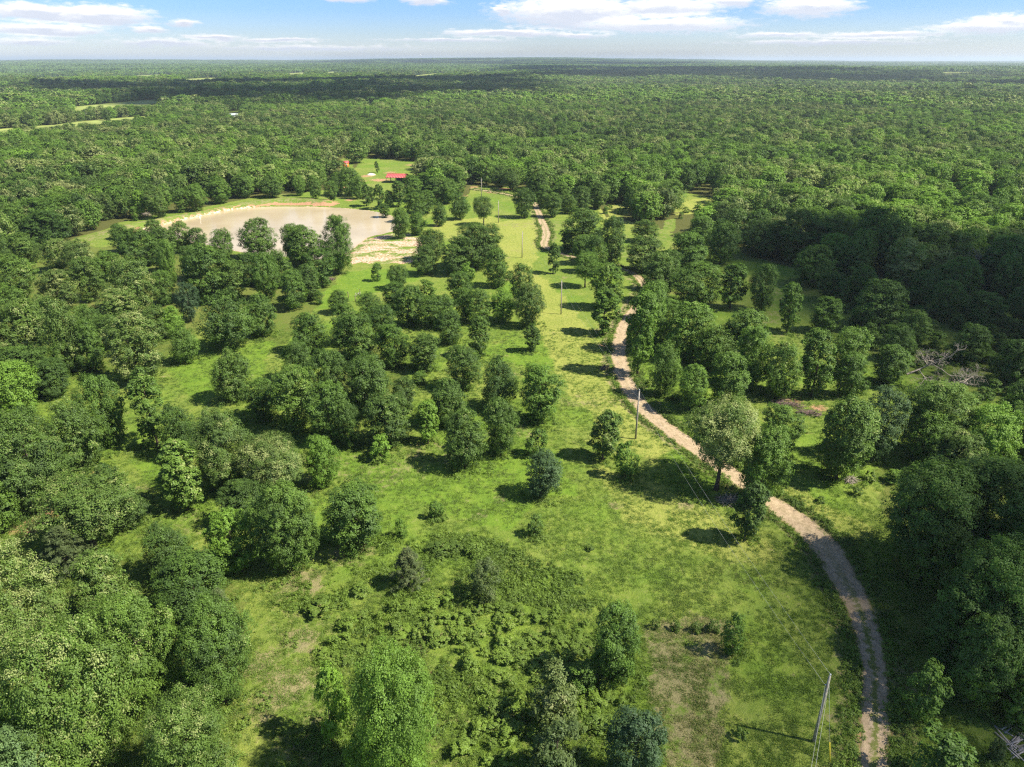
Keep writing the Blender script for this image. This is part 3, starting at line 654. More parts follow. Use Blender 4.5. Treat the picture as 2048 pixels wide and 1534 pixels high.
# ------------------------------------------------------------------ the trees that can be picked out, read off the photograph
# pixel of base x, base y, crown top y, crown width ; kind ; tint 0 dark - 1 bright ; pale shoot tips 0-1 ; own label
T = [
 (70,1335,1098,178,'big',.45,.8,'big oak thick with cream shoot tips at the wood\'s lower edge'),(225,1235,1105,112,'mid',.4,.55,0),(245,1325,1210,130,'mid',.38,.45,0),
 (190,1525,1262,232,'big',.42,.7,'broad spreading oak with pale tips beside a bare earth patch'),(330,1412,1175,140,'big',.40,.5,0),(452,1402,1210,140,'big',.22,.15,'dark dense oak at the grove corner where the grass strip bends'),
 (400,1225,1115,150,'mid',.22,.2,0),(345,1155,1050,95,'mid',.2,.1,0),(145,1155,1055,112,'pine',.55,.2,'olive pine among oaks at the shaded ditch'),(452,1290,1180,80,'pine',.7,.2,'grey green pine rising behind the dark corner oak'),
 (190,1098,958,190,'spread',.35,.65,'wide flat topped oak above the shaded grass strip'),(235,1042,930,52,'slim',.08,0,'small dark slim oak at the edge of the curved glade'),(268,1055,988,72,'mid',.3,.2,0),
 (85,1018,828,152,'big',.22,.4,0),(12,1062,955,74,'mid',.5,.2,0),(170,935,800,112,'mid',.3,.5,0),(225,892,748,96,'mid',.3,.15,0),(45,842,728,124,'mid',.75,.1,'bright leafy tree in the dark grove beside the curved glade'),
 (12,962,843,84,'mid',.3,.2,0),(318,897,738,78,'slim',.42,.4,0),(365,917,808,82,'mid',.2,.2,0),(462,978,818,142,'big',.26,.5,0),(375,1020,880,86,'slim',.52,.5,'upright oak with light tips standing in the curved glade'),
 (545,992,880,165,'spread',.26,.75,'spreading oak with dusty cream tips on the glade bend'),(645,972,870,82,'mid',.62,.15,'bright round oak at the tip of the curved glade'),(490,1052,965,82,'mid',.2,.2,0),
 (580,1143,972,128,'big',.36,.35,'tall leafy oak facing the open meadow, brightest on one side'),(477,1137,1025,92,'mid',.72,.1,'yellow green tree tucked against the tall meadow oak'),(707,1103,968,120,'mid',.2,.2,'round dark oak alone at the meadow edge with dry grass under it'),
 (392,1585,1408,172,'big',.42,.45,0),(15,1505,1320,118,'mid',.62,.2,0),(75,1610,1455,125,'willow',.8,.1,'feathery bright green tree at the lower wood edge'),
 (600,862,735,112,'mid',.26,.3,0),(665,882,762,92,'mid',.22,.15,0),(700,896,800,64,'mid',.12,.2,0),(735,832,718,112,'mid',.18,.15,0),(778,894,790,94,'mid',.2,.3,0),
 (763,919,868,42,'young',.78,.1,'small bright sapling in front of the oak row'),(812,826,757,54,'mid',.12,.35,0),(897,852,755,72,'mid',.22,.3,0),(857,887,803,46,'slim',.72,.1,'slender bright green tree between two dark oaks'),
 (931,936,818,86,'mid',.16,.35,'dark egg shaped oak at the head of the meadow'),(1001,910,797,74,'mid',.18,.35,0),(1000,818,715,76,'mid',.15,.15,0),(1075,842,730,86,'mid',.52,.1,'two toned bright oak at the corner of the power line clearing'),
 (1075,912,858,46,'young',.3,.1,0),(1082,994,905,80,'willow',.28,0,'low feathery spreading tree in the open meadow'),(1205,919,822,60,'slim',.32,.3,'slim oak with long shadow near the second utility pole'),
 (1251,954,882,48,'young',.5,.2,'young oak between the slim oak and the big shadow'),
 (1432,980,804,168,'spread',.38,.95,'big cream topped oak with bare trunk beside the dirt road'),(1512,1003,850,92,'mid',.45,.2,'deep green oak leaning over the road beside cream topped oak'),(1488,1080,962,62,'slim',.2,.3,'narrow shrubby tree below the cream topped oak by the road'),
 (1545,918,812,80,'mid',.42,.2,0),(1672,958,793,112,'mid',.45,.35,'full round oak standing in sunny grass by the brush heap'),(1745,918,773,88,'willow',.35,.1,'silvery fine leaved tree behind the full round oak'),
 (1850,908,763,128,'big',.42,.35,0),(1855,932,828,88,'mid',.55,.2,0),(1908,963,866,98,'mid',.4,.55,0),(1965,943,813,118,'mid',.78,.1,'bright yellow green tree in the wood across the road'),
 (2030,928,803,84,'mid',.4,.3,0),(2032,1065,968,76,'mid',.5,.3,0),(1835,1155,935,190,'big',.24,.2,'huge dark oak overhanging the bend of the dirt road'),(1940,1150,922,200,'big',.24,.25,'tall dark oak crowding the huge roadside oak'),
 (1960,1310,1085,190,'big',.24,.1,0),(1888,1335,1160,130,'mid',.12,.1,0),(2045,1255,1035,140,'big',.24,.1,0),(2015,1385,1200,150,'mid',.24,.1,0),(1930,1405,1235,120,'mid',.24,.1,0),
 (1835,1432,1332,82,'young',.3,.15,'low leafy tree beside the rutted track'),(1855,1570,1472,115,'young',.35,.1,0),(1985,1522,1478,32,'juniper',.2,.1,'little dark cedar beside the plank heap'),
 (1463,1307,1225,48,'young',.42,.1,'lone sapling on the shaded slope with dark shadow'),(2030,1445,1358,72,'young',.62,.3,0),
 (1225,1360,1208,98,'mid',.28,.05,'dark leafy tree casting deep shade over the thicket'),(1110,1458,1342,108,'juniper',.75,.45,'grey tipped juniper in the thicket'),(1165,1392,1335,54,'young',.3,.1,0),
 (805,1590,1322,185,'big',.42,.05,'tall bright green tree rising from the thicket'),(1110,1570,1452,112,'juniper',.3,.2,0),(1262,1570,1418,124,'willow',.1,0,'soft dark tree at the thicket\'s lower end'),(665,1485,1335,74,'young',.8,.1,0),
 (818,1178,1098,78,'pine',.45,.3,'short bushy pine at the upper thicket edge'),(972,1198,1122,68,'juniper',.35,.35,'dark olive cedar in the bramble patch'),
 (1068,1071,1028,34,'young',.35,.25,'small round oak sapling alone on the meadow'),(873,1035,1000,30,'young',.22,.1,'small dark bush alone in the grass curve'),(803,1076,1036,26,'young',.5,0,'thin wispy sapling near the round dark oak'),
 # lit grove by the road and beyond
 (1275,748,580,62,'slim',.48,.2,0),(1296,702,563,72,'mid',.45,.2,0),(1390,612,528,116,'mid',.4,.2,0),(1330,792,685,62,'mid',.42,.2,0),(1385,822,732,62,'mid',.5,.2,0),(1450,818,708,88,'mid',.4,.2,0),
 (1375,718,605,96,'mid',.45,.3,0),(1425,738,648,88,'mid',.42,.3,0),(1485,738,618,86,'mid',.45,.3,0),(1503,778,655,68,'mid',.5,.2,0),(1553,797,682,72,'mid',.5,.3,0),(1622,792,660,68,'slim',.38,.35,'tall upright oak beside the brush heap'),
 (1690,748,655,82,'mid',.42,.3,0),(1695,792,705,64,'mid',.35,.2,0),(1335,690,600,60,'mid',.45,.2,0),(1310,640,560,50,'mid',.42,.2,0),
 (1460,617,528,56,'slim',.3,.1,0),(1522,622,530,60,'mid',.25,.1,0),(1573,664,566,44,'slim',.35,.1,'slim tree on bare trunk beside the shaded glade'),(1645,664,595,62,'mid',.25,.1,0),(1748,658,560,102,'mid',.35,.1,'broad domed oak in the cloud shaded brush'),
 (1590,522,420,92,'mid',.3,.2,0),(1660,512,430,78,'mid',.25,.1,0),(1735,533,400,98,'mid',.3,.1,0),(1690,562,485,82,'mid',.25,.1,0),(1620,572,490,82,'mid',.3,.1,0),(1775,548,440,72,'mid',.25,.1,0),(1660,604,545,62,'mid',.25,.1,0),(1720,604,535,62,'mid',.25,.1,0),
 (1845,543,445,88,'mid',.28,.1,0),(1900,548,460,62,'mid',.25,.1,0),(2000,573,475,104,'mid',.25,.1,0),(1395,508,430,62,'mid',.3,.3,0),(1440,528,440,72,'mid',.25,.1,0),(1515,512,440,92,'mid',.3,.3,0),
 (1370,548,465,86,'mid',.3,.1,0),(1285,543,472,80,'mid',.28,.5,0),(1308,602,505,60,'mid',.35,.3,0),(1335,582,500,58,'mid',.3,.3,0),(1290,484,440,56,'mid',.25,.3,0),(1222,524,432,58,'mid',.3,.3,0),(1190,545,470,46,'mid',.35,.2,0),
 (1880,640,560,70,'mid',.25,.1,0),(1960,660,585,70,'mid',.22,.1,0),(2040,650,570,70,'mid',.25,.1,0),(1820,690,620,60,'mid',.25,.1,0),(1930,725,650,66,'mid',.25,.1,0),(2010,770,680,76,'mid',.2,.1,0),(1770,770,690,70,'mid',.3,.2,0),(1790,720,650,60,'mid',.25,.1,0),
 (1880,600,530,60,'mid',.3,.1,0),(1830,610,540,55,'mid',.25,.1,0),(2035,840,760,70,'mid',.25,.1,0),
 # pond and power line clearing
 (677,548,432,78,'big',.32,.3,'tall open oak on the pond\'s near shore'),(645,573,498,72,'mid',.3,.1,0),(605,532,450,82,'mid',.3,.3,0),(850,550,492,54,'mid',.2,.3,0),(865,522,460,64,'mid',.2,.35,0),(905,550,488,54,'mid',.2,.2,0),(952,538,448,104,'big',.22,.35,'broad dark oak heading the clump beside the clearing'),
 (996,574,497,54,'mid',.18,.3,'dark oval oak standing clear of the clump by the clearing'),(938,564,523,28,'young',.85,.1,'bright yellow green sapling at the foot of the oak clump'),(918,608,543,54,'mid',.25,.2,0),(960,648,578,52,'mid',.4,.2,0),(1005,643,575,52,'mid',.6,.1,0),
 (1042,613,528,48,'mid',.22,.3,0),(1055,653,565,64,'mid',.22,.4,0),(1063,704,648,34,'slim',.28,.3,'narrow oak at the foot of the column of oaks'),(1106,547,486,28,'slim',.3,.2,'thin young oak on bare stem in the power line clearing'),(1170,575,505,52,'spread',.35,.2,'oak on a clean trunk beside the power line clearing'),
 (1212,618,528,68,'mid',.4,.3,0),(1205,670,580,56,'slim',.42,.3,'tapered oak casting shadow across the clearing by the road'),(1165,503,418,82,'mid',.25,.3,0),(1135,503,460,32,'slim',.3,.1,0),(1168,528,470,52,'mid',.35,.2,0),
 (967,450,393,42,'spread',.3,.6,'dusty grey green oak beside a utility pole'),(1050,436,376,46,'mid',.22,.3,'round oak at the head of the clearing where the track enters'),(1105,434,385,36,'mid',.25,.3,0),(1135,428,388,34,'mid',.25,.3,0),(920,439,385,42,'mid',.25,.2,0),(880,452,405,30,'mid',.2,.3,0),
 (832,442,385,46,'mid',.3,.3,0),(835,470,425,36,'mid',.3,.2,0),(803,477,415,42,'mid',.35,.3,'leafy tree at the corner of the pond'),(797,414,362,30,'slim',.32,.2,0),(761,417,368,22,'slim',.3,.1,0),(733,412,368,24,'slim',.3,.1,0),(700,392,335,48,'mid',.42,.2,0),(678,392,345,34,'mid',.4,.2,0),(663,404,365,32,'mid',.35,.2,0),(632,398,350,30,'mid',.45,.2,0),
 (875,407,355,52,'mid',.32,.2,0),(915,388,335,52,'mid',.32,.3,0),(850,385,345,44,'mid',.3,.3,0),(755,346,322,10,'slim',.2,0,0),
 (680,627,580,48,'mid',.15,.3,0),(641,608,583,22,'young',.15,.1,0),(755,562,526,28,'young',.35,0,0),(797,578,530,44,'mid',.2,.2,0),(740,643,585,58,'mid',.22,.1,0),(820,653,570,62,'mid',.22,.1,0),(880,652,590,82,'mid',.25,.2,0),(900,688,620,58,'mid',.25,.2,0),
 (790,733,650,64,'mid',.2,.1,0),(715,723,625,98,'mid',.2,.2,0),(850,743,670,68,'mid',.28,.4,0),(927,778,690,78,'mid',.2,.2,0),(960,718,635,44,'slim',.22,.2,0),(660,803,700,88,'mid',.2,.2,0),(742,803,705,92,'mid',.2,.2,0),(838,766,743,30,'young',.15,.1,0),
 (625,705,625,82,'mid',.2,.1,0),(850,605,560,44,'young',.3,.1,0),(790,620,565,50,'mid',.25,.1,0),(690,690,610,60,'mid',.2,.2,0),(770,680,610,60,'mid',.22,.1,0),(930,640,575,40,'mid',.25,.2,0),(600,760,680,70,'mid',.2,.2,0),
 (720,398,352,34,'mid',.4,.2,0),(745,405,374,20,'slim',.3,.2,0),(822,402,350,42,'mid',.35,.2,0),(780,414,380,26,'mid',.3,.2,0),(850,427,380,42,'mid',.28,.3,0),(770,432,402,22,'slim',.3,.2,0),(895,407,355,48,'mid',.3,.3,0),
 (1075,402,345,46,'mid',.28,.4,0),(1002,374,328,44,'mid',.3,.4,0),(1025,380,335,42,'mid',.25,.4,0),(1088,416,370,36,'mid',.3,.3,0),(1122,412,365,42,'mid',.25,.3,0),(1162,422,372,46,'mid',.28,.4,0),(1195,418,362,46,'mid',.3,.4,0),
 (312,502,440,50,'mid',.3,.3,0),(335,522,455,58,'mid',.25,.3,0),(255,505,450,60,'mid',.28,.4,0),
 # left wood
 (365,505,443,52,'mid',.3,.5,0),(400,508,455,44,'mid',.3,.3,0),(452,523,458,54,'mid',.3,.2,0),(522,518,438,84,'mid',.3,.3,'open crowned oak against the pale pond water'),(590,523,447,54,'mid',.32,.3,0),(285,533,457,88,'mid',.28,.3,0),(238,478,447,32,'mid',.3,.1,0),(345,573,480,38,'mid',.55,.2,0),
 (275,623,515,108,'mid',.3,.6,0),(420,603,490,112,'mid',.2,.1,0),(472,603,520,72,'mid',.18,.3,0),(535,603,505,68,'mid',.22,.1,0),(593,618,540,64,'mid',.25,.1,0),(525,673,588,68,'mid',.22,.1,0),(462,698,586,118,'mid',.22,.25,'broad oak beside the mown green strip in the grove'),
 (382,643,565,54,'willow',.1,.0,'bluish fine leaved tree by the mown strip'),(352,673,612,54,'mid',.75,.1,'bright green tree beside the bluish tree'),(375,725,650,64,'mid',.38,.25,0),(285,763,625,112,'mid',.28,.75,'rusty pale tipped oak beside the mown green strip'),
 (145,743,595,92,'mid',.28,.5,0),(195,743,640,64,'mid',.25,.2,0),(142,748,680,54,'mid',.3,.1,0),(70,723,600,102,'mid',.35,.6,0),(22,733,645,78,'mid',.3,.65,0),(60,783,695,132,'mid',.1,.1,0),(112,793,720,82,'mid',.12,.1,0),
 (185,603,515,74,'mid',.3,.5,0),(125,623,540,84,'mid',.3,.7,0),(45,603,510,84,'mid',.32,.3,0),(20,643,570,74,'mid',.32,.2,0),(245,653,578,98,'mid',.25,.7,0),(120,543,478,74,'mid',.3,.6,0),(167,548,480,74,'mid',.3,.6,0),(57,528,465,58,'mid',.4,.4,0),(12,533,460,54,'mid',.4,.3,0),
 (220,560,500,60,'mid',.25,.3,0),(330,610,540,60,'mid',.2,.2,0),(320,680,610,60,'mid',.25,.4,0),(230,700,630,64,'mid',.25,.3,0),(90,660,590,64,'mid',.3,.4,0),(180,680,610,60,'mid',.25,.2,0),(390,560,490,64,'mid',.25,.2,0),(330,545,480,54,'mid',.25,.2,0),(500,570,505,60,'mid',.22,.1,0),(560,575,500,60,'mid',.22,.2,0),(620,600,530,60,'mid',.2,.2,0),
 (470,802,702,88,'mid',.25,.4,0),(530,840,760,80,'mid',.25,.2,0),
 (283,437,380,26,'slim',.98,.2,'yellow green tree by the pond dam'),(320,437,370,48,'mid',.25,.5,0),(273,442,412,16,'young',.5,.2,0),(250,420,370,40,'mid',.3,.3,0),(215,440,385,44,'mid',.25,.4,0),(395,422,368,52,'mid',.4,.1,0),(365,425,378,44,'mid',.4,.1,0),(440,407,352,52,'mid',.42,.1,0),(490,395,345,50,'mid',.4,.2,0),(545,395,348,50,'mid',.35,.2,0),(600,392,350,30,'mid',.6,.2,0),
]
EY_X = [a for a, b in FOREST_EDGE]; EY_Y = [b for a, b in FOREST_EDGE]
rng = np.random.RandomState(77)
trees = []       # x, y, H, W, kind, tint, tip, label, px, py
for (px, by, ty, w, kind, tint, tip, lab) in T:
    x, y = G(px, by); z0 = 0.0
    # height: the ray through the crown's top, met above the base
    dyt = ty-CY; k = (F*CP-dyt*SP); dn = (F*SP+dyt*CP)
    h = CAMZ-y*dn/k
    wd = w*depth(y, h*.5)/F*(.91 if px < 760 and by < 1000 else 1.02)
    h = float(np.clip(h, 1.2, 21)); 
    trees.append([x, y, h, wd, kind, float(np.clip(tint+rng.normal()*.06, 0, 1)), float(np.clip(tip*.9+rng.normal()*.06, 0, 1)), lab or None, px, by])
# the wood scattered by chance
def scatter(rmin, rmax, spacing, jit=.42, amax=.72):
    nx_ = int(2*rmax*math.sin(amax)/spacing)+2; xs_ = (np.arange(nx_)-nx_/2)*spacing; ys_ = np.arange(0, rmax, spacing*.9)
    X_, Y_ = np.meshgrid(xs_, ys_); X_ = X_+(np.arange(len(ys_)) % 2)[:, None]*spacing*.5
    X_ = (X_+rng.uniform(-jit, jit, X_.shape)*spacing).ravel(); Y_ = (Y_+rng.uniform(-jit, jit, Y_.shape)*spacing).ravel()
    r_ = np.hypot(X_, Y_); a_ = np.abs(np.arctan2(X_, Y_)); k = (r_ > rmin) & (r_ <= rmax) & (a_ < amax)
    return X_[k], Y_[k]
X1, Y1 = scatter(60, 1150, 11.0, amax=.85)
p1, q1 = proj(X1, Y1, 0)
ok = (q1 < np.interp(p1, EY_X, EY_Y)) | (p1 < -70) | (p1 > 2125)
lone = rng.rand(len(X1))
for po in P_CLEAR+P_FIELDS:
    for zt in (0, 4, 8):
        pt_, qt_ = proj(X1, Y1, zt); ok &= ~inpoly(pt_+(fbm(X1/14, Y1/14, 2)-.5)*14*(qt_ < 300), qt_, po) | ((lone < .015) & (qt_ < 300))
ex = np.array([[t[0], t[1], t[3]*.42] for t in trees])
for e_ in ex: ok &= np.hypot(X1-e_[0], Y1-e_[1]) > e_[2]+2.2
dpond, _, _ = polydist(X1, Y1, np.vstack([POND, POND[:1]])); ok &= ~inpoly(X1, Y1, POND) & (dpond > 7)
ddam, _, _ = polydist(X1, Y1, DAM); ok &= ddam > 7
droad, _, _ = polydist(X1, Y1, ROAD[::3, :2]); ok &= droad > 6
# thin places: gaps in the wood
ok &= fbm(X1/40+11, Y1/40+3, 3) > .30
X1, Y1, p1, q1 = X1[ok], Y1[ok], p1[ok], q1[ok]
n1 = len(X1)
H1 = 9.8+5.2*fbm(X1/60, Y1/60, 3)+rng.normal(size=n1)*1.5; W1 = 11.8*np.exp(rng.normal(size=n1)*.22)+4*(fbm(X1/35+5, Y1/35, 2)-.5)
H1 = np.clip(H1, 5, 17); W1 = np.clip(W1, 5, 18)
tn = .36+.6*(fbm(X1/60+40, Y1/60+2, 3)-.5)+.9*(fbm(X1/260+4, Y1/260+21, 2)-.5)+rng.normal(size=n1)*.17+(rng.rand(n1) < .10)*.35-(rng.rand(n1) < .10)*.25
tp = np.clip(.40+1.2*(fbm(X1/45+4, Y1/45+77, 3)-.5)+rng.normal(size=n1)*.30, 0, 1)
tn = np.clip(tn, .05, 1)
infr = (p1 > -20) & (p1 < 2068)
size_px = np.where(infr, W1*H1*(F/depth(Y1, 0))**2, 0)
n_ind = max(0, 298-sum(1 for t in trees if t[4] in ('big', 'mid', 'spread', 'slim')))
pick = np.argsort(-size_px)[:n_ind]
chosen = np.zeros(n1, bool); chosen[pick] = True
for i in pick: trees.append([X1[i], Y1[i], H1[i], W1[i], 'mid', tn[i], tp[i], None, p1[i], q1[i]])
print('explicit', len(T), 'picked', len(pick), 'scattered near', n1)

KINDNAME = {'big': 'oak_tree', 'mid': 'oak_tree', 'spread': 'oak_tree', 'slim': 'oak_tree', 'young': 'sapling', 'willow': 'fine_leaved_tree', 'juniper': 'juniper_bush', 'pine': 'pine_tree'}
MARKS = [(1627,1483,'the grey pole with guy wire'),(1271,878,'the pole beside the road bank'),(1122,628,'the pole among tree shadows'),(1044,515,'the pole by the road curve'),(963,395,'the pole by the farm yard'),
         (796,364,'the red roofed barn'),(692,335,'the tiny orange cabin'),(400,437,'the white overflow pipe'),(500,404,'the middle of the pond dam'),(770,495,'the pale muddy shore'),(1590,815,'the long brush heap'),
         (1935,562,'the bare grey dead tree'),(1808,775,'the fallen silver tree'),(2036,1485,'the plank heap'),(707,1103,'the round dark meadow oak'),(1432,980,'the cream topped road oak'),(375,1020,'the upright glade oak'),
         (285,763,'the rusty tipped oak'),(452,1402,'the dark grove corner oak'),(462,698,'the broad mown strip oak'),(952,538,'the broad dark clump oak'),(1835,1155,'the huge dark roadside oak'),(1170,575,'the clean trunked clearing oak'),
         (522,518,'the open crowned pond oak'),(711,603,'the old pen posts'),(283,437,'the yellow green dam tree'),(1573,664,'the slim shaded glade tree'),(931,936,'the dark egg shaped oak'),(190,1098,'the wide flat topped oak'),
         (70,1335,'the big cream tipped grove oak'),(1063,704,'the narrow column foot oak'),(1050,436,'the round track entrance oak'),(1672,958,'the full round sunny oak'),(1205,670,'the tapered roadside oak'),(677,548,'the tall shore oak')]
MARKS += [(1748,658,'the broad domed shaded oak')]
MXY = np.array([G(a, b) for a, b, c in MARKS])
def look(t):
    h = 'tall' if t[2] > 12.5 else ('low' if t[2] < 8.2 else 'mid height')
    c = 'cream tipped' if t[6] > .5 else ('dark green' if t[5] < .24 else ('bright green' if t[5] > .5 else 'mid green'))
    b = 'broad' if t[3]/t[2] > 1.0 else ('slender' if t[3]/t[2] < .6 else 'round')
    return h, c, b
NOUN = {'oak_tree': 'oak', 'sapling': 'sapling', 'fine_leaved_tree': 'fine leaved tree', 'juniper_bush': 'juniper', 'pine_tree': 'pine'}
pend = {}
for n_t, t in enumerate(trees):
    x, y, h, w, kind, tint, tip, lab, px, py = t
    p = PR[kind][int(rng.randint(len(PR[kind])))]
    nm = KINDNAME[kind]
    z = hz(x, y)
    root = empty(nm, (x, y, z-.05), rng.rand()*6.28)
    root.scale = (w/p.W, w/p.W, h/p.H); root.rotation_euler = (rng.normal()*.035, rng.normal()*.035, rng.rand()*6.28)
    tr = link(bpy.data.objects.new('trunk', p.trunk), root); cr_ = link(bpy.data.objects.new('crown', p.crown), root)
    cr_['tint'] = float(tint); cr_['tip'] = float(tip)
    if lab: tag(root, lab, 'tree', None)
    else:
        dm = np.hypot(MXY[:, 0]-x, MXY[:, 1]-y); k = int(np.argmin(dm)); pend.setdefault((look(t)[1], look(t)[2], NOUN[nm], MARKS[k][2]), []).append((dm[k], root))
ORD = ['', 'second', 'third', 'fourth', 'fifth', 'sixth', 'seventh', 'eighth', 'ninth', 'tenth', 'eleventh', 'twelfth', 'thirteenth', 'fourteenth', 'fifteenth', 'sixteenth', 'seventeenth', 'eighteenth', 'nineteenth', 'twentieth', 'twenty first', 'twenty second', 'twenty third', 'twenty fourth']
for (c_, b_, nn_, mk), lst in pend.items():
    lst.sort(key=lambda e_: e_[0])
    for i, (d_, root) in enumerate(lst):
        i = min(i, 23); tag(root, ('%s %s %s nearest %s' % (c_, b_, nn_, mk)) if i == 0 else ('%s nearest %s %s %s to %s' % (ORD[i], c_, b_, nn_, mk)), 'tree', 'woodland trees around the meadow')

# ------------------------------------------------------------------ instanced woods, brush and grass
def gn_group():
    ng = bpy.data.node_groups.new('scatter_points', 'GeometryNodeTree')
    return ng
def instancer(name, pts, idx, rot, scl, tint, tip, protos, label):
    me_ = bpy.data.meshes.new(name); n = len(pts)
    me_.vertices.add(n); me_.vertices.foreach_set('co', np.asarray(pts, np.float32).ravel())
    for k, arr, ty in (('proto', idx, 'INT'), ('spin', rot, 'FLOAT'), ('tint', tint, 'FLOAT'), ('tip', tip, 'FLOAT'), ('size', scl, 'FLOAT_VECTOR')):
        a = me_.attributes.new(k, ty, 'POINT')
        if ty == 'FLOAT_VECTOR': a.data.foreach_set('vector', np.asarray(arr, np.float32).ravel())
        else: a.data.foreach_set('value', np.asarray(arr, np.int32 if ty == 'INT' else np.float32))
    cset = bpy.data.collections.new(name+'_set')
    for pm in protos: cset.objects.link(bpy.data.objects.new(name+'_piece', pm))
    ng = bpy.data.node_groups.new(name, 'GeometryNodeTree'); N = ng.nodes; L = ng.links
    ng.interface.new_socket('Geometry', in_out='INPUT', socket_type='NodeSocketGeometry'); ng.interface.new_socket('Geometry', in_out='OUTPUT', socket_type='NodeSocketGeometry')
    gi = N.new('NodeGroupInput'); go = N.new('NodeGroupOutput')
    iop = N.new('GeometryNodeInstanceOnPoints'); ci = N.new('GeometryNodeCollectionInfo')
    ci.inputs['Collection'].default_value = cset; ci.inputs['Separate Children'].default_value = True; ci.inputs['Reset Children'].default_value = True
    def na(nm_, ty):
        a = N.new('GeometryNodeInputNamedAttribute'); a.data_type = ty; a.inputs[0].default_value = nm_; return a.outputs[0]
    L.new(gi.outputs[0], iop.inputs['Points']); L.new(ci.outputs[0], iop.inputs['Instance'])
    iop.inputs['Pick Instance'].default_value = True; L.new(na('proto', 'INT'), iop.inputs['Instance Index'])
    cx = N.new('ShaderNodeCombineXYZ'); L.new(na('spin', 'FLOAT'), cx.inputs[2])
    er = N.new('FunctionNodeEulerToRotation'); L.new(cx.outputs[0], er.inputs[0]); L.new(er.outputs[0], iop.inputs['Rotation'])
    L.new(na('size', 'FLOAT_VECTOR'), iop.inputs['Scale']); L.new(iop.outputs[0], go.inputs[0])
    o = link(bpy.data.objects.new(name, me_)); md = o.modifiers.new('scatter', 'NODES'); md.node_group = ng
    return tag(o, label, None, None, 'stuff')
def lod(cnt, H, W, n, per, size, seed, mat='oak', lo=.1, r0=.2, limbs=3, k=5):
    out = []
    for i in range(cnt):
        rs = np.random.RandomState(seed+i); c = crown_oak(rs, H, W, n, lo, gap=.15)
        out.append(joined_mesh('wood_tree', leaves(rs, c, per, size), trunk_mb(rs, H, W, c, r0, limbs, k), M[mat]))
    return out
mid_l = lod(9, 10.5, 9.8, 54, 100, .44, 300)
far_l = lod(6, 10.5, 11, 32, 22, 1.2, 330, limbs=0, k=4)
nc = ~chosen
# seen ones and those just outside the frame
X2, Y2, p2 = X1[nc], Y1[nc], p1[nc]
instancer('woodland', np.c_[X2, Y2, hgt(X2, Y2)-.1], rng.randint(0, 9, nc.sum()), rng.rand(nc.sum())*6.28,
          np.c_[W1[nc]/8.6*1.02, W1[nc]/8.6*1.02, H1[nc]/9.8], tn[nc], tp[nc], mid_l, 'dense mixed oak woodland stretching beyond the clearings')
X3, Y3 = scatter(1150, 4600, 12.8, amax=.68)
p3, q3 = proj(X3, Y3, hgt(X3, Y3))
ok = fbm(X3/130+2, Y3/130, 3) > .27
for po in P_FIELDS:
    for zt in (0, 3, 6, 9, 12):
        gp3, gq3 = proj(X3, Y3, zt); ok &= ~inpoly(gp3, gq3, po)
X3, Y3 = X3[ok], Y3[ok]; n3 = len(X3)
sz = 1.26*np.exp(.24*rng.normal(size=n3))
instancer('distant_woodland', np.c_[X3, Y3, hgt(X3, Y3)-.1], rng.randint(0, 6, n3), rng.rand(n3)*6.28,
          np.c_[sz*1.08, sz*1.08, (.55+.5*sz)*(.85+.6*fbm(X3/200, Y3/200, 3))], np.clip(.40+1.3*(fbm(X3/240+9, Y3/240, 3)-.5)+.5*(fbm(X3/900+9, Y3/900, 2)-.5)+rng.normal(size=n3)*.16, .03, 1), np.clip(.40+.9*(fbm(X3/90+5, Y3/90, 2)-.5)+rng.normal(size=n3)*.28, 0, 1), far_l, 'distant unbroken woodland fading into blue haze')
# beyond, the canopy in patches
patch = []
for i in range(4):
    rs = np.random.RandomState(500+i); cl_ = []
    for k in range(150):
        cl_.append((rs.uniform(-90, 90), rs.uniform(-90, 90), rs.uniform(7, 12.5), rs.uniform(5.5, 9)))
    v, q, a, b = leaves(rs, np.array(cl_), 16, 6.5, .9, .8, .8)
    v[:, 2] = np.maximum(v[:, 2], 2)
    patch.append(mesh_np('canopy_patch', v, q, None, [M['oak']], attrs={'rnd': ('FACE', a), 'clump': ('FACE', b)}))
X4, Y4 = scatter(4600, 26000, 175, amax=.66)
ok = fbm(X4/900+2, Y4/900, 3) > .33; X4, Y4 = X4[ok], Y4[ok]; n4 = len(X4)
instancer('far_forest', np.c_[X4, Y4, hgt(X4, Y4)], rng.randint(0, 4, n4), rng.rand(n4)*6.28, np.c_[np.full(n4, 1.1), np.full(n4, 1.1), .8+.9*fbm(X4/700, Y4/700, 3)],
          np.clip(.32+.6*(fbm(X4/800, Y4/800, 3)-.5), .05, 1), np.full(n4, .2), patch, 'far forest reaching the horizon as one blue green band')
print('woodland', nc.sum(), n3, n4)

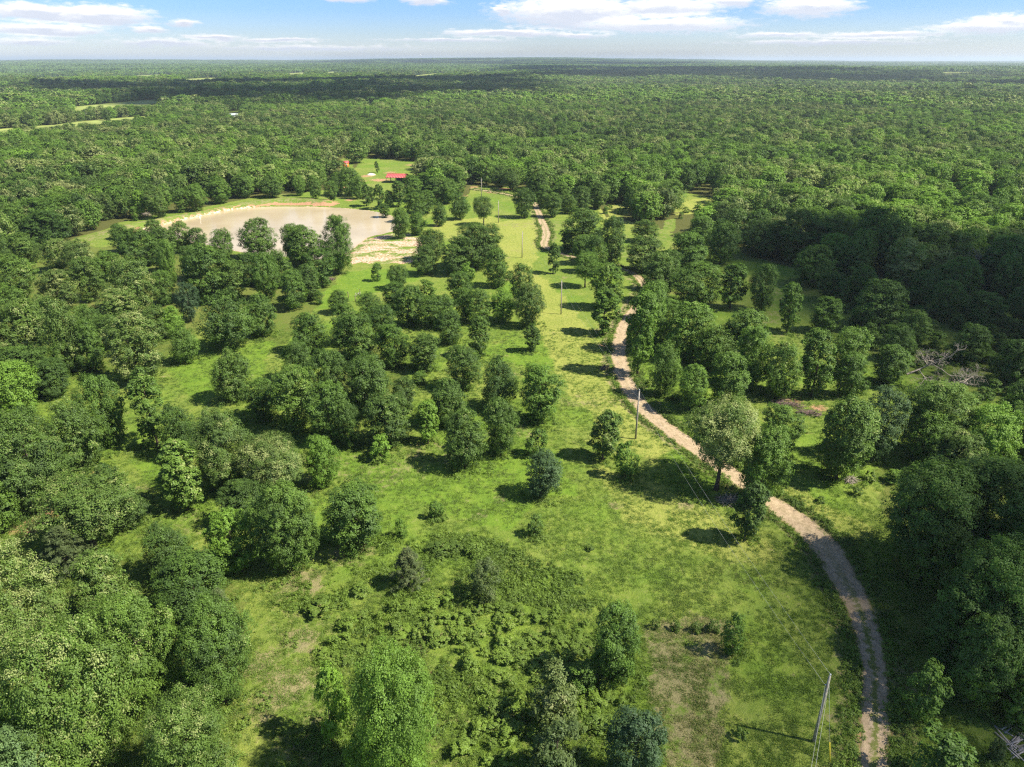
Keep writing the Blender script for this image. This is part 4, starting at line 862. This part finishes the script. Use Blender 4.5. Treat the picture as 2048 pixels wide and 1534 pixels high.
# thicket shrubs that can be counted
def region_points(poly, n, seed, mind):
    rs = np.random.RandomState(seed); w_ = np.array([G(a, min(b, 1540)) for a, b in poly]); out = []
    lo_, hi_ = w_.min(0), w_.max(0); k = 0
    while len(out) < n and k < n*60:
        k += 1; p_ = lo_+(hi_-lo_)*rs.rand(2)
        if not inpoly(p_[:1], p_[1:], w_)[0]: continue
        if any((p_[0]-o[0])**2+(p_[1]-o[1])**2 < mind**2 for o in out): continue
        out.append(p_)
    return np.array(out)
shr = []
for a, b, w_, h_, tnt in ((880,1104,52,1.6,.2),(948,1108,40,2.0,.55),(905,1098,36,1.5,.25),(1310,1255,24,1.5,.35),(1350,1258,26,1.5,.4),(1392,1262,24,1.5,.35),(1425,1262,30,1.8,.35),(1480,1478,34,1.6,.4),
                     (1600,865,40,1.8,.5),(1570,872,30,1.4,.45),(1640,1005,22,1.2,.3),(1712,990,26,1.6,.3),(1740,960,30,1.8,.5),(1790,965,40,2.4,.6),(720,1185,46,1.6,.5),(640,1225,60,1.8,.45),(790,1260,40,1.5,.4),
                     (1265,700,14,1.0,.3),(990,870,20,1.3,.3),(755,925,24,1.5,.6),(1180,1100,18,.8,.3),(560,1120,20,1.0,.4),(1460,880,24,1.5,.4),(1300,770,30,1.6,.6),(1350,800,30,1.6,.6),(1840,1010,36,2.2,.4)):
    x, y = G(a, b); shr.append((x, y, h_, w_*depth(y)/F, tnt, 0))
for x, y in region_points([(700,1240),(1000,1180),(1180,1260),(1250,1420),(1230,1534),(900,1534),(960,1420),(880,1290),(620,1350)], 105, 4, 1.5):
    shr.append((x, y, .8+1.3*rng.rand()**1.5, 1.2+1.9*rng.rand(), .45+.5*rng.rand(), 1))
for x, y in region_points([(1600,560),(1780,560),(2048,580),(2048,850),(1930,830),(1780,740)], 140, 6, 2.7):
    shr.append((x, y, 2.2+3.2*rng.rand(), 2.6+2.6*rng.rand(), .12+.3*rng.rand(), 2))
for x, y in region_points([(1200,405),(1450,408),(1460,436),(1330,442),(1210,438)], 26, 8, 6):
    shr.append((x, y, 2+2*rng.rand(), 2.5+2.5*rng.rand(), .3+.3*rng.rand(), 3))
SL = {0: ('low green shrub at the meadow margin', 'shrubs along the meadow margin'), 1: ('low leafy sapling shrub in the sunny thicket', 'sapling shrubs of the thicket'),
      2: ('dark brushy shrub in the cloud shaded undergrowth', 'shrubs of the cloud shaded undergrowth'), 3: ('green bush on the small grassy clearing beyond the track', 'bushes of the clearing beyond the track')}
spend = {}
for (x, y, h, w, tnt, k) in shr:
    if np.min(np.hypot(ROAD[:, 0]-x, ROAD[:, 1]-y)) < 3.2: continue
    if k == 2 and inpoly(*proj(np.array([x]), np.array([y]), 0), [(1760,720),(1960,720),(1960,845),(1760,845)])[0]: h *= .45; w *= .8
    p = PR['young' if h > 2.2 else 'shrub'][rng.randint(4)]
    o = link(bpy.data.objects.new('shrub', p.crown)); o.location = (x, y, hz(x, y)-.12*h); o.rotation_euler = (0, 0, rng.rand()*6.28)
    o.scale = (w/p.W, w/p.W, h/p.H*1.1); o['tint'] = float(tnt); o['tip'] = float(.1+.3*rng.rand())
    if k == 0:
        dm = np.hypot(MXY[:, 0]-x, MXY[:, 1]-y); j = int(np.argmin(dm)); spend.setdefault(MARKS[j][2], []).append((dm[j], o))
    else: tag(o, SL[k][0], 'shrub', SL[k][1])
for mk, lst in spend.items():
    lst.sort(key=lambda e_: e_[0])
    for i, (d_, o) in enumerate(lst): tag(o, ('low green shrub nearest %s' % mk) if i == 0 else ('%s nearest low green shrub to %s' % (ORD[min(i, 23)], mk)), 'shrub', SL[0][1])

# low growth nobody could count
def tuft(rs, n, h, spread, w_):
    b0 = np.c_[rs.normal(size=(n, 2))*spread, np.zeros(n)]; an = rs.rand(n)*6.28; ln = h*(.5+.7*rs.rand(n))
    lean = np.c_[np.cos(an), np.sin(an)]*(ln*(.25+.6*rs.rand(n)))[:, None]
    side = np.c_[-np.sin(an), np.cos(an), np.zeros(n)]*w_
    tipv = b0+np.c_[lean, ln]; v = np.stack([b0-side, b0+side, tipv+side*.3, tipv-side*.3], 1).reshape(-1, 3)
    return v, np.arange(n*4).reshape(-1, 4), rs.rand(n), np.full(n, rs.rand())
gt = []
for i in range(6):
    rs = np.random.RandomState(700+i); v, q, a, b = tuft(rs, 26, .22, .20, .022)
    gt.append(mesh_np('grass_tuft', v, q, None, [M['weed']], attrs={'rnd': ('FACE', a), 'clump': ('FACE', b)}))
br = []
for i in range(5):
    rs = np.random.RandomState(740+i); c_ = np.c_[rs.normal(size=(7, 2))*.35, .12+.25*rs.rand(7), .18+.16*rs.rand(7)]
    v, q, a, b = leaves(rs, c_, 34, .115, .6, .2, .6); v[:, 2] = np.maximum(v[:, 2], .01)
    br.append(mesh_np('weed_clump', v, q, None, [M['weed']], attrs={'rnd': ('FACE', a), 'clump': ('FACE', b)}))
rs = np.random.RandomState(9)
n_g = 150000
# even spread over the near meadow, denser close by
yy = 36+ (rs.rand(n_g)**1.35)*150; xx = (rs.rand(n_g)*2-1)*(yy*.80+26)
gp, gq = proj(xx, yy, 0)
dr_, _, _ = polydist(xx, yy, ROAD[::3, :2]); wr = 2.5
ok = (gp > -60) & (gp < 2110) & (gq < 1600) & (dr_ > 1.5+.9*rs.rand(n_g))
ok &= (fbm(xx/3.1, yy/3.1, 3)+.25*rs.rand(n_g)) > .50
xx, yy, gp, gq = xx[ok], yy[ok], gp[ok], gq[ok]; n_g = len(xx)
tt = np.clip(.58+.6*(fbm(xx/7+3, yy/7+8, 3)-.5)+rs.normal(size=n_g)*.12, 0, 1); brown = inpoly(gp, gq, P_BROWN)
tipg = np.clip(.25+.9*(fbm(xx/9+40, yy/9, 3)-.5)+.5*brown+rs.normal(size=n_g)*.1, 0, 1)
sg = (.7+.7*rs.rand(n_g))
instancer('grass', np.c_[xx, yy, hgt(xx, yy)-.01], rs.randint(0, 6, n_g), rs.rand(n_g)*6.28, np.c_[sg, sg, sg*(.5+.5*rs.rand(n_g))], tt, tipg, gt, 'short meadow grass in uneven green and straw tufts')
n_b = 9000; wpoly = np.array([G(a, min(b, 1540)) for a, b in P_THICKET]); lo_, hi_ = wpoly.min(0), wpoly.max(0)
bx = lo_+(hi_-lo_)*rs.rand(n_b, 2)
bpx, bpy_ = proj(bx[:, 0], bx[:, 1], 0)
jx = (fbm(bx[:, 0]/4, bx[:, 1]/4, 3)-.5)*110; jy = (fbm(bx[:, 0]/4+30, bx[:, 1]/4, 3)-.5)*90
dens = (inpoly(bpx+jx, bpy_+jy, P_THICKET)*(fbm(bx[:, 0]/3.3, bx[:, 1]/3.3, 3)*2.6-1.15)+inpoly(bpx, bpy_, P_BRAMBLE)*.8)
keep = rs.rand(n_b) < dens; bx = bx[keep]
# weeds and seedlings elsewhere under the trees and along the road bank
ax_, ay_ = [], []
for t in trees:
    if t[1] < 190:
        k = int(10+t[3]*2.2); an = rs.rand(k)*6.28; r_ = t[3]*.5*(.3+.9*rs.rand(k)); ax_ += list(t[0]+np.cos(an)*r_); ay_ += list(t[1]+np.sin(an)*r_)
s_ = rs.rand(2600)*len(ROAD); i_ = s_.astype(int).clip(0, len(ROAD)-2)
ox = rs.normal(size=2600)*.9; tgv = ROAD[i_+1, :2]-ROAD[i_, :2]; tgv /= np.linalg.norm(tgv, axis=1, keepdims=True)
sd_ = np.where(rs.rand(2600) < .5, 1, -1)*(ROAD[i_, 2]*.43+.15+np.abs(ox))
rxx = ROAD[i_, 0]-tgv[:, 1]*sd_; ryy = ROAD[i_, 1]+tgv[:, 0]*sd_; kk = ryy > 36
dk = region_points(P_DARKBRUSH, 10, 1, 1) if False else None
allx = np.r_[bx[:, 0], ax_, rxx[kk]]; ally = np.r_[bx[:, 1], ay_, ryy[kk]]
dr_, _, _ = polydist(allx, ally, ROAD[::3, :2]); k = dr_ > 1.45; allx, ally = allx[k], ally[k]; nb = len(allx)
sb = .6+.8*rs.rand(nb); 
instancer('undergrowth', np.c_[allx, ally, hgt(allx, ally)-.02], rs.randint(0, 5, nb), rs.rand(nb)*6.28, np.c_[sb, sb, sb*(.7+.8*rs.rand(nb))],
          np.clip(.55+.8*(fbm(allx/4, ally/4, 3)-.5)+rs.normal(size=nb)*.12, 0, 1), np.clip(.15+.6*(fbm(allx/5+9, ally/5, 2)-.5), 0, 1), br, 'tangled weeds and brambles covering the ground')
print('grass', n_g, 'weeds', nb)

# ------------------------------------------------------------------ power line
POLES = [(1627,1483,9.7),(1271,878,10.4),(1122,628,10.0),(1044,515,9.6),(997,445,9.6),(963,395,10.0)]
PL = ['grey weathered utility pole with guy wire beside the rutted track','grey utility pole beside the bank of the dirt road','pale utility pole among tree shadows in the clearing',
      'slim utility pole between oak clump and road curve','utility pole beside the dusty grey green oak','utility pole rising before the red brown farm yard']
pole_xy = [tuple(G(a, b)) for a, b, h in POLES]
pole_xy = [(pole_xy[0][0]-.467*46, pole_xy[0][1]-.884*46)]+pole_xy
pole_h = [9.7]+[h for _, _, h in POLES]; PL = ['grey utility pole carrying the line on past the meadow']+PL
tops = []
for k, ((x, y), h) in enumerate(zip(pole_xy, pole_h)):
    z = hz(x, y); r = empty('utility_pole', (x, y, z)); tag(r, PL[k], 'utility pole', 'poles of the power line')
    nxt = pole_xy[min(k+1, len(pole_xy)-1)]; prv = pole_xy[max(k-1, 0)]
    d = np.array([nxt[0]-prv[0], nxt[1]-prv[1]]); d /= np.linalg.norm(d); sdv = np.array([-d[1], d[0]])
    le = rs.normal()*.05
    MB().tube([(0, 0, -.4), (le*.3, 0, h*.5), (le, 0, h)], [.19, .16, .125], 10).build('shaft', M['polewood'], r, True)
    MB().tube([(le, 0, h-.02), (le, 0, h+.16), (le, 0, h+.18)], [.03, .03, .02], 8).build('top_pin', M['steel'], r)
    MB().tube([(le, 0, h+.14), (le, 0, h+.19), (le, 0, h+.24), (le, 0, h+.30), (le, 0, h+.34)], [.05, .11, .07, .10, .04], 10).build('insulator', M['ceramic'], r, True)
    MB().box((le+sdv[0]*.20, sdv[1]*.20, h-1.25), (.09, .09, .16)).tube([(le, 0, h-1.25), (le+sdv[0]*.28, sdv[1]*.28, h-1.25)], .035, 6).build('neutral_bracket', M['steel'], r)
    MB().tube([(.15, .05, .0), (.15, .05, 2.6)], .02, 5).build('ground_wire_guard', M['steel'], r)
    tops.append((np.array([x+le, y, z+h+.27]), np.array([x+le+sdv[0]*.25, y+sdv[1]*.25, z+h-1.25])))
for k in range(len(tops)-1):
    for j, (cn, dn) in enumerate((('upper', 'pole tops'), ('lower', 'side brackets'))):
        a, b = tops[k][j], tops[k+1][j]; t = np.linspace(0, 1, 15)[:, None]; pts = a*(1-t)+b*t; pts[:, 2] -= (4*t*(1-t)*(.9 if j == 0 else 1.3))[:, 0]
        w_ = MB().tube(pts, .010, 4).build('power_cable', M['wire'])
        tag(w_, '%s bare cable span running up to %s' % (cn, ('the grey pole with guy wire', 'the pole beside the road bank', 'the pole among tree shadows', 'the pole by the road curve', 'the pole beside the grey green oak', 'the pole by the farm yard')[k]), 'cable', '%s cables of the power line' % cn)
ga = G(1660, 1528); gz_ = hz(*ga); pt = tops[1][0]-np.array([0, 0, .8]); an_ = np.array([ga[0], ga[1], gz_])
g_ = empty('guy_wire', tuple(an_)); tag(g_, 'guy wire with yellow plastic guard beside the grey pole', 'guy wire')
MB().tube([(0, 0, -.1), tuple(pt-an_)], .014, 5).build('strand', M['wire'], g_)
dv = (pt-an_)/np.linalg.norm(pt-an_); MB().tube([tuple(dv*.15), tuple(dv*2.5)], .05, 8).build('guard', M['yellow'], g_, True)
MB().tube([(0, 0, -.3), tuple(dv*.3)], .03, 6).build('anchor_rod', M['steel'], g_)

# fence posts by the grove
for i, (a, b, h, l_) in enumerate(((697,596,2.0,'dark leaning wooden post standing apart in the green strip'),(711,603,2.0,'dark square post with pale cap by the wood scrap'),(720,588,1.5,'thin post at the back of the old pen'))):
    x, y = G(a, b); r = empty('fence_post', (x, y, hz(x, y))); tag(r, l_, 'post', 'posts of the old pen')
    MB().tube([(0, 0, -.3), (.05*(i-1), 0, h)], [.13, .11], 7).build('shaft', M['timber'], r); MB().box((.05*(i-1), 0, h+.02), (.26, .26, .05)).build('cap', M['plank'] if i == 1 else M['timber'], r)
x, y = G(717, 592); r = empty('scrap_boards', (x, y, hz(x, y))); tag(r, 'pale broken boards leaning by the old pen posts', 'boards')
for i in range(5): MB().box((i*.3-.6, rng.normal()*.2, .55+.1*rng.rand()), (.18, .05, 1.3), rng.normal()*.4, rng.normal()*.35).build('board', M['plank'], r)

# brush heaps: logs plus a tangle of sticks
def brush_heap(px, py, ln, wd, ht, rz, label, n=150, nlog=8, mat='brush'):
    x, y = G(px, py); r = empty('brush_heap', (x, y, hz(x, y)), rz); tag(r, label, 'brush heap', 'heaps of cut brush')
    rs_ = np.random.RandomState(int(px)); mb = MB()
    for i in range(n):
        c = np.array([rs_.uniform(-.5, .5)*ln, rs_.normal()*.28*wd, 0]); c[2] = ht*(.15+.75*rs_.rand())*max(.2, 1-abs(c[1])/wd)
        a = rs_.rand()*6.28; el = rs_.normal()*.35; l_ = .6+1.9*rs_.rand(); d = np.array([math.cos(a)*math.cos(el), math.sin(a)*math.cos(el), math.sin(el)])*l_*.5
        p0, p1_ = c-d, c+d; p0[2] = max(p0[2], .02); p1_[2] = max(p1_[2], .02); rr_ = .022+.03*rs_.rand()
        mb.tube([p0, (p0+p1_)/2+rs_.normal(size=3)*.08, p1_], [rr_, rr_*.8, rr_*.4], 4, False)
    tag(mb.build('branch_tangle', M[mat], r), kind='stuff')
    for i in range(nlog):
        a = rs_.normal()*.5; c = np.array([rs_.uniform(-.4, .4)*ln, rs_.normal()*.2*wd, .18+.3*rs_.rand()*ht]); l_ = 1.2+1.6*rs_.rand(); d = np.array([math.cos(a), math.sin(a), rs_.normal()*.1])*l_*.5
        MB().tube([c-d, c+rs_.normal(size=3)*.05, c+d], [.13, .12, .09], 7).build('log', M['brush'], r)
brush_heap(1575,812,6.5,2.2,1.0,-.35,'long heap of grey purple cut branches on the grass')
brush_heap(1618,829,4.5,2.0,1.3,-.2,'dense dark end of the cut branch row beside the round oak',120)
brush_heap(1556,797,3.5,1.0,.5,-.9,'sparse brown twigs trailing off the cut branch row',60,2)
brush_heap(1457,1003,3.2,2.0,.9,.2,'tangle of bare grey twigs under the cream topped oak',130,2,'dead')
brush_heap(1702,962,2.2,1.4,.7,.5,'small pale stick pile in grass by the big dark oak',70,2,'dead')
brush_heap(660,560,3.4,2.0,.9,.1,'brown twig heap at the foot of the pond trees',90,2)
brush_heap(291,432,4.2,2.4,1.8,.1,'purplish dead brush heap on the dam grass',110,2,'dead')
brush_heap(906,388,5.0,2.4,1.4,.2,'red brown brush heap under trees by the farm yard',90,4)
brush_heap(1207,737,2.6,1.2,.5,1.2,'low brown stick scatter at the track\'s edge',50,1)

# plank heap at the track side
x, y = G(2036, 1485); r = empty('plank_heap', (x, y, hz(x, y)), .5); tag(r, 'heap of weathered grey planks and broken pallets by the shady wood', 'planks')
rs_ = np.random.RandomState(3)
for i in range(34):
    mb = MB(); mb.box((0, 0, 0), (1.3+1.5*rs_.rand(), .12+.06*rs_.rand(), .035)); o = mb.build('plank', M['plank'], r)
    o.location = (rs_.normal()*.9, rs_.normal()*.9, .05+.035*(i % 9)+.02*rs_.rand()); o.rotation_euler = (rs_.normal()*.05, rs_.normal()*.06, (0 if i % 3 else 1.5)+rs_.normal()*.16)

# ------------------------------------------------------------------ dead trees
def dead_tree(name, loc, rz, H_, seed, label, tilt=(0, 0), spread=.55, mat='dead', r0=.2):
    rs_ = np.random.RandomState(seed); r = empty(name, loc, rz); r.rotation_euler = (tilt[0], tilt[1], rz); tag(r, label, 'tree')
    tr_ = MB(); tp_ = MB()
    def grow(p, d, l_, rad, lv):
        pts = [p]; q_ = p.copy(); dd = d.copy()
        for s in range(4):
            dd = unit(dd+rs_.normal(size=3)*.14); q_ = q_+dd*l_/4; pts.append(q_.copy())
        (tr_ if lv == 0 else tp_).tube(pts, np.linspace(rad, rad*.45, 5), 6 if lv < 2 else 4, False)
        if lv < 4:
            for c in range(4 if lv else 6):
                f = rs_.uniform(.35, 1.0); i = min(3, int(f*4)); s = pts[i]+(pts[i+1]-pts[i])*(f*4-i)
                nd = unit(dd*.7+rs_.normal(size=3)*spread); grow(s, nd, l_*rs_.uniform(.45, .7), max(rad*.5, .022), lv+1)
    grow(np.array([0, 0, -.2]), np.array([0, 0, 1.]), H_*.55, r0, 0)
    tr_.build('trunk', M[mat], r, True); tp_.build('branches', M[mat], r); return r
x, y = G(1935, 562); dead_tree('dead_tree', (x, y, hz(x, y)), .4, 14, 3, 'bare grey dead tree standing in the cloud shaded wood', (0, .22), .5)
x, y = G(1900, 535); dead_tree('dead_tree', (x, y, hz(x, y)), 1.4, 12, 8, 'faint leafless crown behind the bare grey dead tree', (0, -.05), .6)
x, y = G(1808, 775); dead_tree('fallen_tree', (x, y, 3.4), .1, 13, 5, 'fallen silver dead tree sprawling over the shaded brush', (0, 1.15), .75, r0=.24)
x, y = G(1862, 800); dead_tree('fallen_tree', (x, y, 3.0), -.55, 12, 12, 'broken silver limbs beside the fallen dead tree', (0, 1.2), .75, r0=.16)
for a, b, h, l_ in ((549,238,15,'pale leafless tree standing by the distant metal roofed house'),(255,292,13,'grey dead snag in the wood below the distant pasture'),(198,300,12,'thin grey dead snag among distant oaks')):
    x, y = G(a, b); dead_tree('dead_tree', (x, y, hz(x, y)), 0, h, a, l_, (0, 0), .5, r0=.3)

# ------------------------------------------------------------------ buildings and other far things
def pole_barn(px, py, wx, wy, h, rz, label):
    x, y = G(px, py); r = empty('pole_barn', (x, y, hz(x, y)), rz); tag(r, label, 'barn')
    rise = .16*wy
    for s, nm_ in ((-1, 0), (1, 1)):
        n = 13
        for i in range(n):           # ribbed sheets of the roof
            x0 = -wx/2+i*wx/n; x1 = x0+wx/n
            yo, zo = s*wy*.56, h-.12; v = [(x0+.01, 0, h+rise), (x1-.01, 0, h+rise), (x1-.01, yo, zo), (x0+.01, yo, zo)]
            up = [(a, b, c+.05) for a, b, c in v]
            mb = MB(); mb.add(v+up, [(3, 2, 1, 0), (4, 5, 6, 7), (0, 1, 5, 4), (1, 2, 6, 5), (2, 3, 7, 6), (3, 0, 4, 7)])
            mb.tube([(x0+.05, 0, h+rise+.07), (x0+.05, yo, zo+.07)], .045, 4); mb.build('roof_sheet', M['redroof'], r)
    MB().tube([(-wx/2, 0, h+rise+.08), (wx/2, 0, h+rise+.08)], .12, 6).build('ridge_cap', M['redroof'], r)
    for i in range(5):
        for s in (-1, 1): MB().box((-wx/2+.3+i*(wx-.6)/4, s*wy*.5, h/2-.1), (.2, .2, h)).build('post', M['timber'], r)
    for s in (-1, 1): MB().box((0, s*wy*.5, h-.2), (wx, .12, .28)).build('beam', M['timber'], r)
    MB().box((wx*.5-.2, 0, h/2), (.08, wy*.94, h*.94)).build('end_wall', M['timber'], r); MB().box((wx*.15, wy*.47, h/2), (wx*.66, .08, h*.94)).build('back_wall', M['timber'], r)
    return r
pole_barn(796, 364, 12.5, 9, 3.4, -.12, 'open pole barn with red sheet metal roof in a farm yard')
def cabin(px, py, wx, wy, h, rz, label, wall, roof, nwin=2, rise=1.2, name='cabin'):
    x, y = G(px, py); r = empty(name, (x, y, hz(x, y)), rz); tag(r, label, 'house')
    MB().box((0, 0, h/2-.1), (wx, wy, h+.2)).build('wall', M[wall], r)
    mb = MB()
    for s in (-1, 1):
        yo = s*(wy/2+.35); v = [(-wx/2-.3, 0, h+rise), (wx/2+.3, 0, h+rise), (wx/2+.3, yo, h-.1), (-wx/2-.3, yo, h-.1)]; up = [(a, b, c+.1) for a, b, c in v]
        mb.add(v+up, [(3, 2, 1, 0), (4, 5, 6, 7), (0, 1, 5, 4), (1, 2, 6, 5), (2, 3, 7, 6), (3, 0, 4, 7)])
    mb.build('roof', M[roof], r)
    g2 = MB(); 
    for s in (-1, 1): g2.add([(s*wx/2, -wy/2, h), (s*wx/2, wy/2, h), (s*wx/2, 0, h+rise)], t=[(0, 1, 2)])
    g2.build('gable', M[wall], r)
    for i in range(nwin):
        w_ = MB().box((-wx/2+(i+.5)*wx/nwin, -wy/2-.02, h*.55), (1.1, .06, 1.2)).build('window', M['white'], r)
        MB().box((-wx/2+(i+.5)*wx/nwin, -wy/2-.06, h*.55), (.9, .03, 1.0)).build('pane', M['darkglass'], w_)
    MB().box((wx*.02, -wy/2-.03, 1.0), (.95, .07, 2.0)).build('door', M['timber'], r); return r
cabin(692, 335, 3.6, 3.2, 3.4, .5, 'tiny orange cabin with red roof among the trees', 'orange', 'redroof', 1, .9, 'small_cabin')
cabin(467, 235, 15, 9, 3.2, .1, 'distant house with pale grey green metal roof', 'white', 'greyroof', 4, 1.8, 'farmhouse')
cabin(744, 211, 13, 8, 3.2, -.2, 'distant white house among the far trees', 'white', 'white', 4, 1.8, 'farmhouse')
for a, b, l_ in ((500,157,'tiny far white building left of the dark cloud band'),):
    cabin(a, b, 22, 12, 4, 0, 'far white farm building in a pale field', 'white', 'white', 4, 2, 'farmhouse')
for a, b in ((1098,141),(1600,134),(1455,133),(1385,126)):
    x, y = G(a, b)
    cabin(a, b, 26, 14, 14, .2, 'far pale building showing above the hazy forest', 'white', 'white', 4, 3, 'farm_building')['group'] = 'far pale buildings in the forest'
# sand heap and pipe post in the pond
x, y = G(742, 350); rs_ = np.random.RandomState(2); mb = MB(); n = 14
an = np.arange(n)/n*6.283
ring = [np.c_[np.cos(an)*a*(1+.15*rs_.normal(size=n)), np.sin(an)*a*.7*(1+.15*rs_.normal(size=n)), np.full(n, z_)+.06*rs_.normal(size=n)] for a, z_ in ((3.2, -.1), (2.2, .5), (1.1, .95), (.3, 1.1))]
for i in range(3):
    j = np.arange(n); mb.add(np.vstack(ring[i:i+2]), np.stack([j, (j+1) % n, n+(j+1) % n, n+j], 1))
mb.add(ring[3], [], [(0, k, k+1) for k in range(1, n-1)])
o = mb.build('sand_heap', M['sand'], None, True); o.location = (x, y, hz(x, y)); tag(o, 'pale heap of sand in the farm yard near the red roof', 'sand heap')
x, y = G(400, 437); r = empty('overflow_pipe', (x, y, WATER_Z-.3)); tag(r, 'white overflow pipe standing in the pond near the dam', 'pipe')
MB().tube([(0, 0, 0), (0, 0, 1.9)], .16, 8).build('riser', M['white'], r, True); MB().tube([(0, 0, 1.75), (-.9, .3, 1.9)], .12, 8).build('elbow', M['white'], r, True)
# radio mast on the skyline
x, y = G(842, 124); y_ = 5200.; x_ = (842-CX)/F*y_*CP; zb = hz(x_, y_); r = empty('radio_mast', (x_, y_, zb)); tag(r, 'thin radio mast standing over the hazy skyline', 'mast')
for i in range(3):
    a = i*2.094; MB().tube([(math.cos(a)*1.1, math.sin(a)*1.1, 0), (math.cos(a)*.9, math.sin(a)*.9, 120)], .28, 4).build('leg', M['steel'], r)
mb = MB()
for i in range(30):
    z_ = i*4; a, b = (i % 3)*2.094, ((i+1) % 3)*2.094; mb.tube([(math.cos(a), math.sin(a), z_), (math.cos(b), math.sin(b), z_+4)], .2, 4, False)
mb.build('lattice', M['steel'], r)
# far pastures, a paved road
for i, po in enumerate(P_FIELDS):
    w_ = np.array([G(a, max(b, 121.5)) for a, b in po]); w_ = catmull([tuple(p_) for p_ in w_]+[tuple(w_[0])], 4)[:-1]; c_ = w_.mean(0); rad = [1, .5]
    pts_ = np.vstack([c_+(w_-c_)*k for k in rad]+[c_]); z_ = hgt(pts_[:, 0], pts_[:, 1])+1.2; n_ = len(w_); i_ = np.arange(n_); j_ = (i_+1) % n_
    me_ = mesh_np('pasture', np.c_[pts_, z_], np.stack([i_, j_, n_+j_, n_+i_], 1), np.stack([n_+i_, n_+j_, np.full(n_, 2*n_)], 1), [M['pasture']])
    tag(link(bpy.data.objects.new('pasture', me_)), 'pale green pasture opening among distant woods', None, None, 'structure')
rp_ = catmull([tuple(G(a, b)) for a, b in ((40,243),(120,236),(190,228),(250,222),(320,216),(420,213))], 6); tgv = np.gradient(rp_, axis=0); tgv /= np.linalg.norm(tgv, axis=1, keepdims=True); nv = np.c_[-tgv[:, 1], tgv[:, 0]]
l_, r_ = rp_+nv*4.5, rp_-nv*4.5; n_ = len(rp_); i_ = np.arange(n_-1)
tag(link(bpy.data.objects.new('paved_road', mesh_np('paved_road', np.vstack([np.c_[l_, hgt(l_[:, 0], l_[:, 1])+1.6], np.c_[r_, hgt(r_[:, 0], r_[:, 1])+1.6]]), np.stack([i_, i_+1, n_+i_+1, n_+i_], 1), None, [M['concrete']]))), 'pale paved road crossing the distant pasture', None, None, 'structure')

# ------------------------------------------------------------------ clouds that shade the land, high above the frame
def cloud_material(name='cloud', f=.31):
    m, N, L, out = mat_base(name)
    d = N.new('ShaderNodeBsdfDiffuse'); d.inputs[0].default_value = (.9, .9, .9, 1); t = N.new('ShaderNodeBsdfTransparent')
    mx = N.new('ShaderNodeMixShader'); mx.inputs[0].default_value = f; L.new(t.outputs[0], mx.inputs[1]); L.new(d.outputs[0], mx.inputs[2]); L.new(mx.outputs[0], out.inputs[0]); return m
M['cloud'] = cloud_material(); M['thin_cloud'] = cloud_material('thin_cloud', .11)
CZ = 1700.
def ico(rs, c, r):
    n, k = 9, 14; v = []; q = []
    for i in range(n+1):
        th = math.pi*i/n
        for j in range(k):
            ph = 2*math.pi*j/k; d = np.array([math.sin(th)*math.cos(ph), math.sin(th)*math.sin(ph), math.cos(th)])
            f = 1+.12*math.sin(5*d[0]+c[0])*math.sin(6*d[1]+c[1])+.05*rs.normal()
            p_ = np.array(c)+d*r*f*np.array([1, 1, .5]); p_[2] = max(p_[2], c[2]-.2*r); v.append(p_)
    for i in range(n):
        for j in range(k): q.append((i*k+j, i*k+(j+1) % k, (i+1)*k+(j+1) % k, (i+1)*k+j))
    return v, q
def cloud(poly_px, n, rad, seed, label, h0=6., mat='cloud'):
    """lumps whose shadow falls on the given patch of ground"""
    w_ = np.array([G(a, max(b, 122.)) for a, b in poly_px]); rs_ = np.random.RandomState(seed); mb = MB(); lo_, hi_ = w_.min(0), w_.max(0); c_ = 0; k = 0
    while c_ < n and k < 9000:
        k += 1; p_ = lo_+(hi_-lo_)*rs_.rand(2)
        if not inpoly(p_[:1], p_[1:], w_)[0]: continue
        r_ = rad*rs_.uniform(.6, 1.25); z_ = CZ+rs_.rand()*rad*.4
        L_ = (z_-h0)/TO_SUN[2]; mb.add(*ico(rs_, (p_[0]+TO_SUN[0]*L_, p_[1]+TO_SUN[1]*L_, z_), r_)); c_ += 1
    o = mb.build('cloud', M[mat], None, True); tag(o, label, 'cloud', 'clouds drifting over the woods', 'structure'); return o
cloud([(1440,530),(1560,515),(1720,500),(2048,525),(2300,545),(2300,840),(2000,800),(1880,735),(1790,690),(1690,650),(1560,630),(1480,575)], 34, 22, 3, 'white cloud drifting over the wood right of the road')
cloud([(1330,1300),(1480,1180),(1700,1090),(2100,1010),(2500,1000),(2500,1750),(1250,1750)], 26, 14, 8, 'thin veil of cloud passing over the rutted track', 3., 'thin_cloud')
cloud([(190,205),(520,222),(760,212),(1010,196),(1080,172),(1000,160),(700,164),(420,166),(220,176),(60,172),(80,182)], 120, 115, 4, 'long white cloud over the dark band of distant wood')
cloud([(1020,158),(1250,160),(1500,164),(1800,168),(2200,178),(2200,160),(1700,148),(1300,142),(1020,140)], 110, 210, 5, 'wide white cloud over the distant dark forest belt')
cloud([(700,136),(1000,136),(1450,137),(1450,131),(1000,129),(600,129)], 90, 330, 6, 'far white cloud low over the hazy forest')

# ------------------------------------------------------------------ air
zmax = 150.
hb = MB().box((0, 30000, (zmax-60)/2), (100000, 72000, zmax+60)).mesh('haze', M['wire'])
hb.materials.clear(); m, N, L, out = mat_base('haze_air'); pvn = N.new('ShaderNodeVolumePrincipled')
pvn.inputs['Color'].default_value = (.74, .87, 1, 1); pvn.inputs['Density'].default_value = 6.5e-5; pvn.inputs['Anisotropy'].default_value = .2
L.new(pvn.outputs[0], out.inputs['Volume']); hb.materials.append(m)
tag(link(bpy.data.objects.new('haze', hb)), 'thin blue haze lying over the far woods', None, None, 'stuff')
